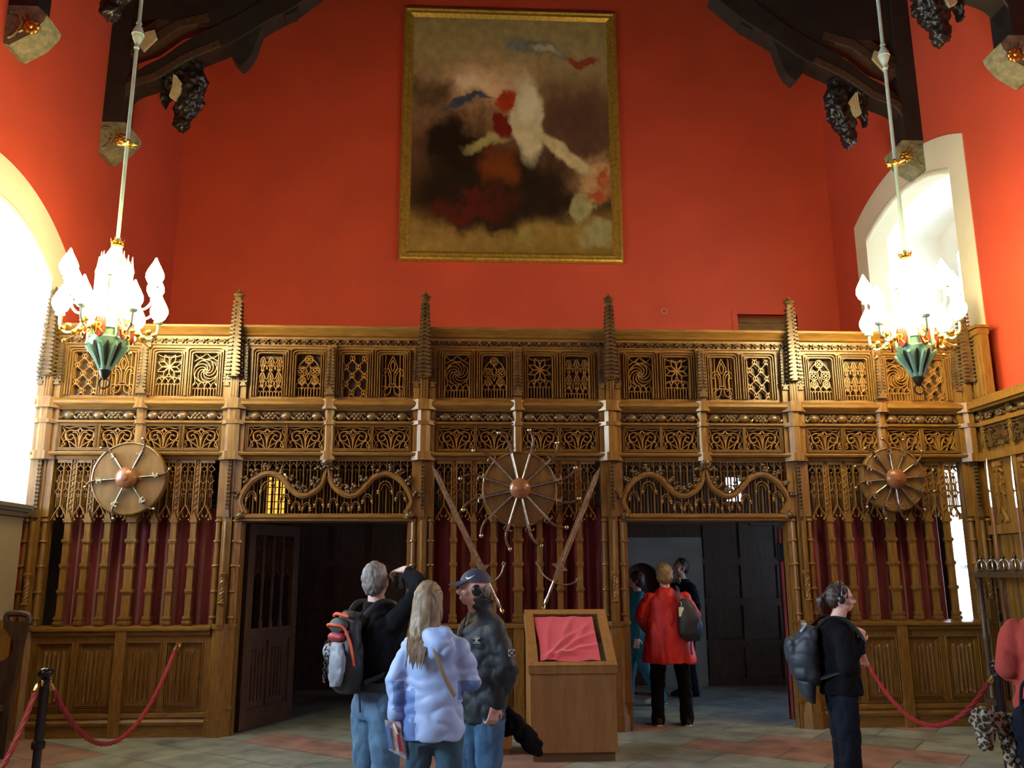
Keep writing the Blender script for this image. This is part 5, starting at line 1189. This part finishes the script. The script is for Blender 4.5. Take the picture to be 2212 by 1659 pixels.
# --- woman in pale blue jacket
t,M,V,s=person('person with long fair hair in a pale blue hooded jacket seen from behind',-.165,5.1,1.60,-12,dict(skin=SK1,hair_mat=BLONDE,hair='long',head_yaw=6,head_pitch=-4,head_off=(-.045,.01,0),trousers=JEAN2,jacket=LBLUE,shoe=BLACKSH,sw=.155,hem=.83,hem_w=.192,chest_w=.178,chest_d=.14,sleeve=1.08,tw=.98,fold=.016,ff=(7,7,10),
  hood=(.045,-.03,.0),armL=((-.185,0,1.39),(-.222,-.05,1.16),(-.225,-.06,.95)),hL=((.12,.0,-1),(1,.1,.1)),cL=50,cuffL=.90,armR=((.185,0,1.39),(.225,.03,1.16),(.09,.20,1.20)),hR=((-.6,.6,.2),(-.2,-1,0)),cR=30))
jk=[c for c in kids(t) if c.name.startswith('jacket')][0]; jk.data.materials.append(MBLUE)
for P_ in jk.data.polygons:     # mid blue panels sewn into the flank and the sleeves
    c=P_.center/s
    if (-.172<c.x<-.085+.05*(1.0-c.z) and c.z<1.13 and c.y<-.02 and c.z<1.13+.3*(c.x+.09)) or (c.x<-.165 and c.y<-.0 and .99<c.z<1.17 and c.x>-.235+.1*(1.17-c.z)) or (c.x>.16 and 1.06<c.z<1.17 and c.y<.02): P_.material_index=1
m=MB(); m.tube(spline([(.02,-.155,1.30),(.06,-.17,1.20),(.10,-.165,1.10),(.15,-.13,1.0)],5),.013,7,flat=.35); link('bag_strap',m.mesh('bag_strap',mat('tan_strap',(.26,.22,.13,1),.7),50),t)
lf=hang('leaflet','folded colour leaflet held low in the left hand of the person in pale blue','leaflet',t)
LEAF=mat('printed_paper',(.62,.62,.60,1),.5,col2=(.22,.20,.26,1),vscale=18); m=MB(); m.add([(-.035,-.01,.10),(.05,0,.09),(.085,.01,-.10),(-.01,.0,-.055)],[(0,1,2,3)]); m.add([(-.035,-.013,.10),(.05,-.003,.09),(.085,.007,-.10),(-.01,-.003,-.055)],[(3,2,1,0)]); o=obj('page',m,LEAF,lf,loc=(-.215,-.085,.765),smooth=None)
m=MB(); m.add([(-.03,-.016,.07),(-.005,-.014,.067),(.012,-.008,-.05),(-.008,-.012,-.045)],[(0,1,2,3)]); obj('blue_panel',m,MBLUE,o,loc=(0,-.002,0),smooth=None); m=MB(); m.add([(.03,-.012,.05),(.048,-.012,.05),(.072,-.006,-.06),(.05,-.008,-.06)],[(0,1,2,3)]); obj('red_panel',m,BR,o,loc=(0,-.002,0),smooth=None)
m=MB(); m.add([(.04,0,.09),(.06,.02,.085),(.10,.03,-.11),(.085,.01,-.10)],[(0,1,2,3)]); obj('fold',m,LEAF,lf,loc=(-.215,-.085,.765),smooth=None)

# --- man in cap
t,M,V,s=person('person in a navy cap and headphones and dark waxed jacket facing left',.115,5.62,1.67,118,dict(skin=SK2,hair_mat=GREYHAIR,hair='short',capped=1,head_yaw=-20,head_pitch=-3,head_off=(.0,.055,0),face=1,trousers=JEAN3,jacket=CHAR,shoe=BLACKSH,hem=.80,hem_w=.19,chest_w=.205,chest_d=.155,collar=.10,sleeve=1.2,tw=1.1,fold=.016,ff=(8,8,9),
  armL=((-.21,0,1.40),(-.27,-.03,1.15),(-.22,.03,.93)),hL=((.1,.15,-1),(1,0,0)),cL=45,armR=((.21,0,1.40),(.25,.03,1.15),(.12,.15,1.0))))
m=MB(); st=0; m.ell((0,-.01,.130),(.088,.107,.098),26,14); CAP=mat('navy_cap_cloth',(.028,.032,.060,1),.7); 
m.v=[(a,b_2,max(c,.143+.10*min(b_2,0))) for a,b_2,c in m.v]; m.xf(M); cp_=link('cap',m.mesh('cap',CAP,50),t)
m=MB(); vs=[]; 
for k in range(9):
    a=R(-62+124*k/8); vs.append((.080*sin(a),.082*cos(a)+.004,.156)); 
for k in range(9):
    a=R(-62+124*k/8); vs.append((.088*sin(a),.165*cos(a)**.5+.004 if cos(a)>0 else 0,.138-.014*abs(sin(a))))
fs=[(k,k+1,10+k,9+k) for k in range(8)]; b0=18; vs+= [(a,b_2,c-.006) for a,b_2,c in vs]; m.add(vs,fs+[tuple(b0+i_ for i_ in f_[::-1]) for f_ in fs]+[(9+k,10+k,b0+10+k,b0+9+k) for k in range(8)]); m.xf(M); link('peak',m.mesh('peak',CAP,50),cp_)
m=MB(); m.ell((0,-.01,.227),(.008,.008,.005),8,6); m.xf(M); link('button',m.mesh('button',CAP,50),cp_)
WM=mat('white_print',(.75,.75,.72,1),.5)
def on_ell(c,r,pts,off):   # puts a small flat outline (azimuth deg, elevation deg) on an ellipsoid
    out=[]
    for az,el in pts: d=Vector((r[0]*cos(R(el))*sin(R(az)),r[1]*cos(R(el))*cos(R(az)),r[2]*sin(R(el)))); out.append(Vector(c)+d*off)
    return out
m=MB(); sw_=[(-42,29),(-47,21),(-54,18),(-64,21),(-82,35),(-64,27),(-54,24),(-47,26)]; vs=on_ell((0,-.01,.130),(.088,.107,.098),sw_,1.035); m.add(vs,[tuple(range(len(vs)))]); m.xf(M); link('white_swoosh',m.mesh('white_swoosh',WM,None),cp_)
hp_=MB(); 
for q in (-1,1): hp_.lathe([(.001,0),(.030,.0),(.034,.008),(.034,.02),(.026,.028),(.001,.03)],(0,0,0),16,'X') if False else hp_.ell((q*.092,.0,.088),(.018,.034,.038),14,10)
hp_.tube(spline([(-.098,-.02,.10),(-.095,-.05,.05),(-.06,-.10,.02),(0,-.125,.015),(.06,-.10,.02),(.095,-.05,.05),(.098,-.02,.10)],5),.007,7); hp_.xf(M)
o=thing('headphones','black neckband headphones on the person in the navy cap','headphones',tuple(t.location)); o.rotation_euler=t.rotation_euler; link('ear_pads_and_band',hp_.mesh('ear_pads_and_band',PLASTIC,50),o)
# emblem on the chest and flag patch on the sleeve
m=MB()
ex,ez=-.105,1.315
for k in range(7): a=R(60+10*k*1.0); m.rib([(ex+.004*cos(a),ez),(ex+.030*cos(R(30+20*k)),ez+.026*sin(R(30+20*k)))],.0045,0,.004)
m.rib([(ex-.018,ez-.012),(ex+.018,ez-.012)],.004,0,.004); m.rib([(ex-.026,ez-.020),(ex+.026,ez-.020)],.004,0,.004); m.rib([(ex,ez-.012),(ex,ez)],.012,0,.004)
m.xf(Matrix.Diagonal((s,-s,s,1))); m.xf(Matrix.Rotation(R(42),4,'Z')@Matrix.Translation((.105*s,0,0))); e_=link('thistle_emblem',m.mesh('thistle_emblem',mat('pale_embroidery',(.45,.46,.36,1),.7),None),t); e_.location=(-.148*s,.125*s,0)
m=MB(); a_=Vector(V(-.288,-.012,1.245)); 
pt_=thing('x',None,None) if False else None
q=MB(); q.box(-.024,.024,-.002,.002,-.019,.019); q.xf(Matrix.Translation(a_+Vector((-.058,.0,0)))@Matrix.Rotation(R(-80),4,'Z')); pp=link('flag_patch',q.mesh('flag_patch',WM,None),t)
q=MB(); 
for sg in (-1,1):
    pass
for P_ in ([(-.016,.016),(.016,.016),(0,.004)],[(-.016,-.016),(.016,-.016),(0,-.004)],[(-.021,-.012),(-.021,.012),(-.005,0)],[(.021,-.012),(.021,.012),(.005,0)]): q.prism(P_,-.004,.0)
q.xf(Matrix.Translation(a_+Vector((-.059,.0,0)))@Matrix.Rotation(R(-80),4,'Z')); link('dark_blue_fields',q.mesh('dark_blue_fields',NAVY,None),pp)
m=MB(); m.tube([V(0,.145,.86),V(0,.158,1.1),V(0,.165,1.3),V(0,.115,1.47)],.004,6); link('zip',m.mesh('zip',PLASTIC,50),t)
# coat carried in the hand
o=thing('coat','black coat hanging from the hand of the person in the navy cap','coat',(.24,5.58,.88))
m=MB(); m.loft([((-.02,0,.0),.035,.03),((.03,0,-.07),.07,.05),((.10,.0,-.16),.085,.05),((.17,0,-.24),.075,.045),((.20,0,-.31),.05,.03)],16); m.loft([((.0,.02,-.02),.03,.03),((.0,.02,-.12),.06,.04),((.02,.02,-.2),.03,.03)],12); organic('folded_cloth',m,BLACKC,o,.012,2,amp=.022,fr=(12,12,8),seed=4)

# --- lady in red coat
t,M,V,s=person('person in a long bright red hooded coat seen from behind in the right doorway',2.30,10.05,1.74,-4,dict(skin=SK1,hair_mat=SANDY,hair='bob',head_yaw=0,head_off=(-.02,.0,0),trousers=BLACKC,jacket=REDC,shoe=BLACKSH,sole=WHITESH,hem=.66,hem_w=.30,chest_w=.225,chest_d=.165,sleeve=1.25,tw=1.12,fold=.02,ff=(9,9,2.5),hood=(-.02,.0,.01),
  legR=((.10,0,.9),(.16,.01,.49),(.17,-.02,.09)),legL=((-.10,0,.9),(-.14,.01,.49),(-.15,-.02,.09)),armL=((-.23,0,1.40),(-.30,.03,1.17),(-.22,.17,1.02)),armR=((.23,0,1.40),(.31,.0,1.17),(.27,.15,1.02))))
bg=hang('shoulder_bag','blue and black shoulder bag with a pale luggage tag on the person in red','bag',t)
m=MB(); m.loft([((.24,-.17,.90),.08,.05),((.22,-.2,.98),.13,.075),((.21,-.2,1.14),.13,.08),((.19,-.19,1.28),.10,.06),((.17,-.18,1.36),.05,.03)],18); organic('bag_body',m,BK,bg,.012,3,amp=.008)
m=MB(); m.ell((.30,-.2,1.05),(.055,.07,.12),14,10); organic('blue_side',m,mat('blue_nylon',(.02,.05,.17,1),.5),bg,.012,2)
m=MB(); m.tube(spline([(.12,-.20,1.33),(.11,-.15,1.44),(.12,-.02,1.485),(.15,.12,1.4),(.2,.15,1.2),(.25,.05,1.0)],5),.030,8,flat=.3); obj('strap',m,BK,bg,loc=(0,0,0))
m=MB(); m.box(.09,.145,-.250,-.245,1.17,1.27); m.tube([(.115,-.25,1.27),(.125,-.245,1.31),(.11,-.23,1.33)],.003,5); obj('luggage_tag',m,mat('pale_tag',(.65,.66,.45,1),.5),bg,loc=(0,0,0))
m=MB(); m.tube(spline([(.22,-.22,.93),(.21,-.23,.85),(.22,-.22,.76)],4),.014,6,flat=.4); obj('loose_strap',m,BK,bg,loc=(0,0,0))

# --- man behind, and walker in teal
t,M,V,s=person('person with dark hair in a dark jacket standing beyond the one in red',3.05,12.3,1.84,112,dict(skin=SK2,hair_mat=BROWNHAIR,hair='short',head_yaw=-8,face=1,trousers=NAVY,jacket=NAVY,shoe=BLACKSH,hem=.86,hem_w=.19,chest_w=.205))
m=MB()
for q in (-1,1): m.prism([(q*.01,1.455*s),(q*.075,1.50*s),(q*.10,1.45*s),(q*.05,1.40*s)],.09*s,.105*s)
link('shirt_collar',m.mesh('shirt_collar',mat('cream_shirt',(.55,.50,.33,1),.7),None),t)
m=MB(); m.loft([(V(0,0,1.44),.09*s,.085*s),(V(0,.01,1.49),.08*s,.08*s)],18); link('collar_band',m.mesh('collar_band',mat('cream_shirt_band',(.55,.50,.33,1),.7),50),t)
t,M,V,s=person('person in teal top and teal trousers striding left behind the one in red',2.27,11.55,1.66,84,dict(skin=SK2,hair_mat=BROWNHAIR,hair='bob',trousers=TEALT,jacket=TEAL,shoe=WHITESH,hem=.84,hem_w=.19,chest_w=.195,tw=1.2,
  legR=((.09,0,.9),(.09,.13,.50),(.09,.19,.09)),legL=((-.09,0,.9),(-.09,-.05,.50),(-.09,-.24,.12))))

# --- person with headphones and backpack at the right
t,M,V,s=person('person with glasses and headphones in a black jacket facing right near the right rope',2.66,6.3,1.57,-100,dict(skin=SK2,hair_mat=BROWNHAIR,hair='pony',head_yaw=-4,head_pitch=-4,head_off=(0,.04,0),face=1,trousers=NAVY,jacket=BLACKC,shoe=BLACKSH,sw=.155,hem=.90,hem_w=.20,chest_w=.19,chest_d=.155,collar=.02,sleeve=1.1,tw=1.15,
  armR=((.185,0,1.38),(.23,.0,1.12),(.12,.15,1.30)),hR=((-.35,.25,.9),(-.8,-.3,0)),cR=70,armL=((-.185,0,1.38),(-.22,.08,1.13),(-.10,.20,1.22)),cL=50))
o=hang('headphones','black headband headphones on the person facing right','headphones',t)
q=MB(); q.tube([(.094*cos(R(a)),.0,.10+.135*sin(R(a))) for a in range(0,181,12)],.007,7)
for g_ in (-1,1): q.ell((g_*.090,.0,.092),(.016,.028,.036),14,10)
q.xf(M); link('band_and_pads',q.mesh('band_and_pads',PLASTIC,50),o)
o=hang('glasses','thin dark glasses on the person facing right','glasses',t)
q=MB()
for g_ in (-1,1): q.tube([(g_*.033+.019*cos(R(a)),.100,.107+.014*sin(R(a))) for a in range(0,360,24)],.0016,5,closed=True); q.tube([(g_*.052,.098,.110),(g_*.078,.03,.112),(g_*.082,-.005,.106)],.0016,5)
q.tube([(-.014,.101,.109),(.014,.101,.109)],.0016,5); q.xf(M); link('spectacle_frame',q.mesh('spectacle_frame',PLASTIC,50),o)
bk=hang('backpack','dark blue grey backpack on the person with headphones facing right','backpack',t)
DBG=mat('blue_grey_nylon',(.026,.038,.054,1),.55,var=.3,vscale=6)
m=MB(); m.loft([((0,-.20,.86),.09,.05),((0,-.23,.93),.14,.10),((0,-.245,1.06),.15,.115),((0,-.225,1.18),.14,.09),((0,-.18,1.27),.09,.05)],18); m.ell((0,-.33,1.10),(.11,.04,.10),12,8); organic('main_bag',m,DBG,bk,.012,3,amp=.014,fr=(8,8,6),seed=2)
m=MB()
for g_ in (-1,1): m.tube(spline([(g_*.09,-.15,1.26),(g_*.11,-.06,1.33),(g_*.12,.06,1.30),(g_*.13,.15,1.15),(g_*.15,.02,1.0),(g_*.11,-.16,.92)],5),.018,8,flat=.35)
obj('shoulder_straps',m,BK,bk,loc=(0,0,0)); m=MB(); m.tube(spline([(.06,-.26,1.23),(.05,-.22,1.28),(-.05,-.22,1.28)],4),.011,6); obj('haul_loop',m,BG,bk,loc=(0,0,0))
m=MB(); m.loft([((0,-.20,.74),.05,.02),((0,-.23,.80),.11,.05),((0,-.24,.90),.14,.07)],16); organic('lower_flap',m,DBG,bk,.012,2)

# --- person in coral at the right edge
t,M,V,s=person('grey haired person in a coral fleece cut off by the right edge',3.37,5.0,1.68,-35,dict(skin=SK1,hair_mat=GREYHAIR,hair='bob',head_yaw=10,trousers=NAVY,jacket=CORAL,shoe=BLACKSH,hem=.90,hem_w=.245,chest_w=.20,chest_d=.16,sleeve=1.25,fold=.018,ff=(9,9,3),
  armL=((-.22,0,1.40),(-.255,-.03,1.15),(-.16,.14,1.05)),hL=((.6,.8,0),(0,0,-1)),armR=((.22,0,1.40),(.27,.03,1.15),(.12,.2,1.05))))
m=MB(); m.loft([(V(0,0,1.40),.13*s,.11*s),(V(0,0,1.46),.115*s,.105*s),(V(0,0,1.51),.10*s,.10*s)],18); organic('scarf',m,mat('olive_scarf',(.10,.085,.05,1),.9,col2=(.04,.03,.02,1),vscale=20),t,.012,2,amp=.015)
vb=hang('shoulder_bag','dark navy shoulder bag on the back of the person in coral','bag',t)
m=MB(); m.loft([((.08,-.2,.92),.08,.05),((.08,-.22,1.02),.13,.08),((.08,-.21,1.2),.12,.07),((.08,-.19,1.32),.05,.03)],16); organic('bag_body',m,NAVY,vb,.013,2,amp=.012)
m=MB(); m.tube(spline([(.08,-.2,1.3),(.05,-.12,1.45),(-.02,.05,1.47),(-.1,.17,1.3)],5),.02,7,flat=.35); obj('strap',m,NAVY,vb,loc=(0,0,0))
LEO=bpy.data.materials.new('leopard_print'); LEO.use_nodes=True; nt=LEO.node_tree; b=nt.nodes['Principled BSDF']; b.inputs['Roughness'].default_value=.9
tc=nt.nodes.new('ShaderNodeTexCoord'); vo=nt.nodes.new('ShaderNodeTexVoronoi'); vo.inputs['Scale'].default_value=42; rp=nt.nodes.new('ShaderNodeValToRGB'); e=rp.color_ramp.elements
e[0].color=(.20,.12,.05,1); e[0].position=0; e[1].color=(.30,.24,.15,1); e[1].position=.62
for ps,cc in ((.22,(.012,.010,.009,1)),(.45,(.014,.012,.01,1))): q=e.new(ps); q.color=cc
nt.links.new(tc.outputs['Object'],vo.inputs['Vector']); nt.links.new(vo.outputs[0],rp.inputs[0]); nt.links.new(rp.outputs[0],b.inputs['Base Color'])
o=thing('leopard_print_coat','leopard print garment draped low beside the person in coral','coat',(2.98,5.0,.6))
m=MB(); m.ell((-.065,0,.22),(.075,.06,.085),12,8); m.ell((-.07,.0,.13),(.05,.05,.06),12,8); m.loft([((.0,0,.27),.05,.04),((.055,0,.15),.035,.035),((.075,0,.0),.04,.035),((.075,0,-.10),.03,.03)],14); m.loft([((.12,.02,.26),.05,.04),((.16,.02,.1),.05,.04),((.19,.02,-.1),.04,.03)],14); organic('spotted_cloth',m,LEO,o,.012,1,amp=.03,fr=(14,14,9),seed=1)
hb=thing('handbag','dark handbag carried low by the person in coral','bag',(3.18,4.96,.55)); m=MB(); m.loft([((-.02,0,.0),.07,.05),((0,0,.1),.12,.07),((0,0,.25),.13,.07),((0,0,.34),.10,.05),((.0,0,.40),.04,.03)],16); organic('bag_body',m,NAVY,hb,.013,2,amp=.02,fr=(9,9,8))
m=MB(); m.tube(spline([(-.07,0,.33),(-.05,0,.46),(0,0,.50),(.05,0,.46),(.07,0,.33)],4),.009,6); obj('handle',m,NAVY,hb,loc=(0,0,0))
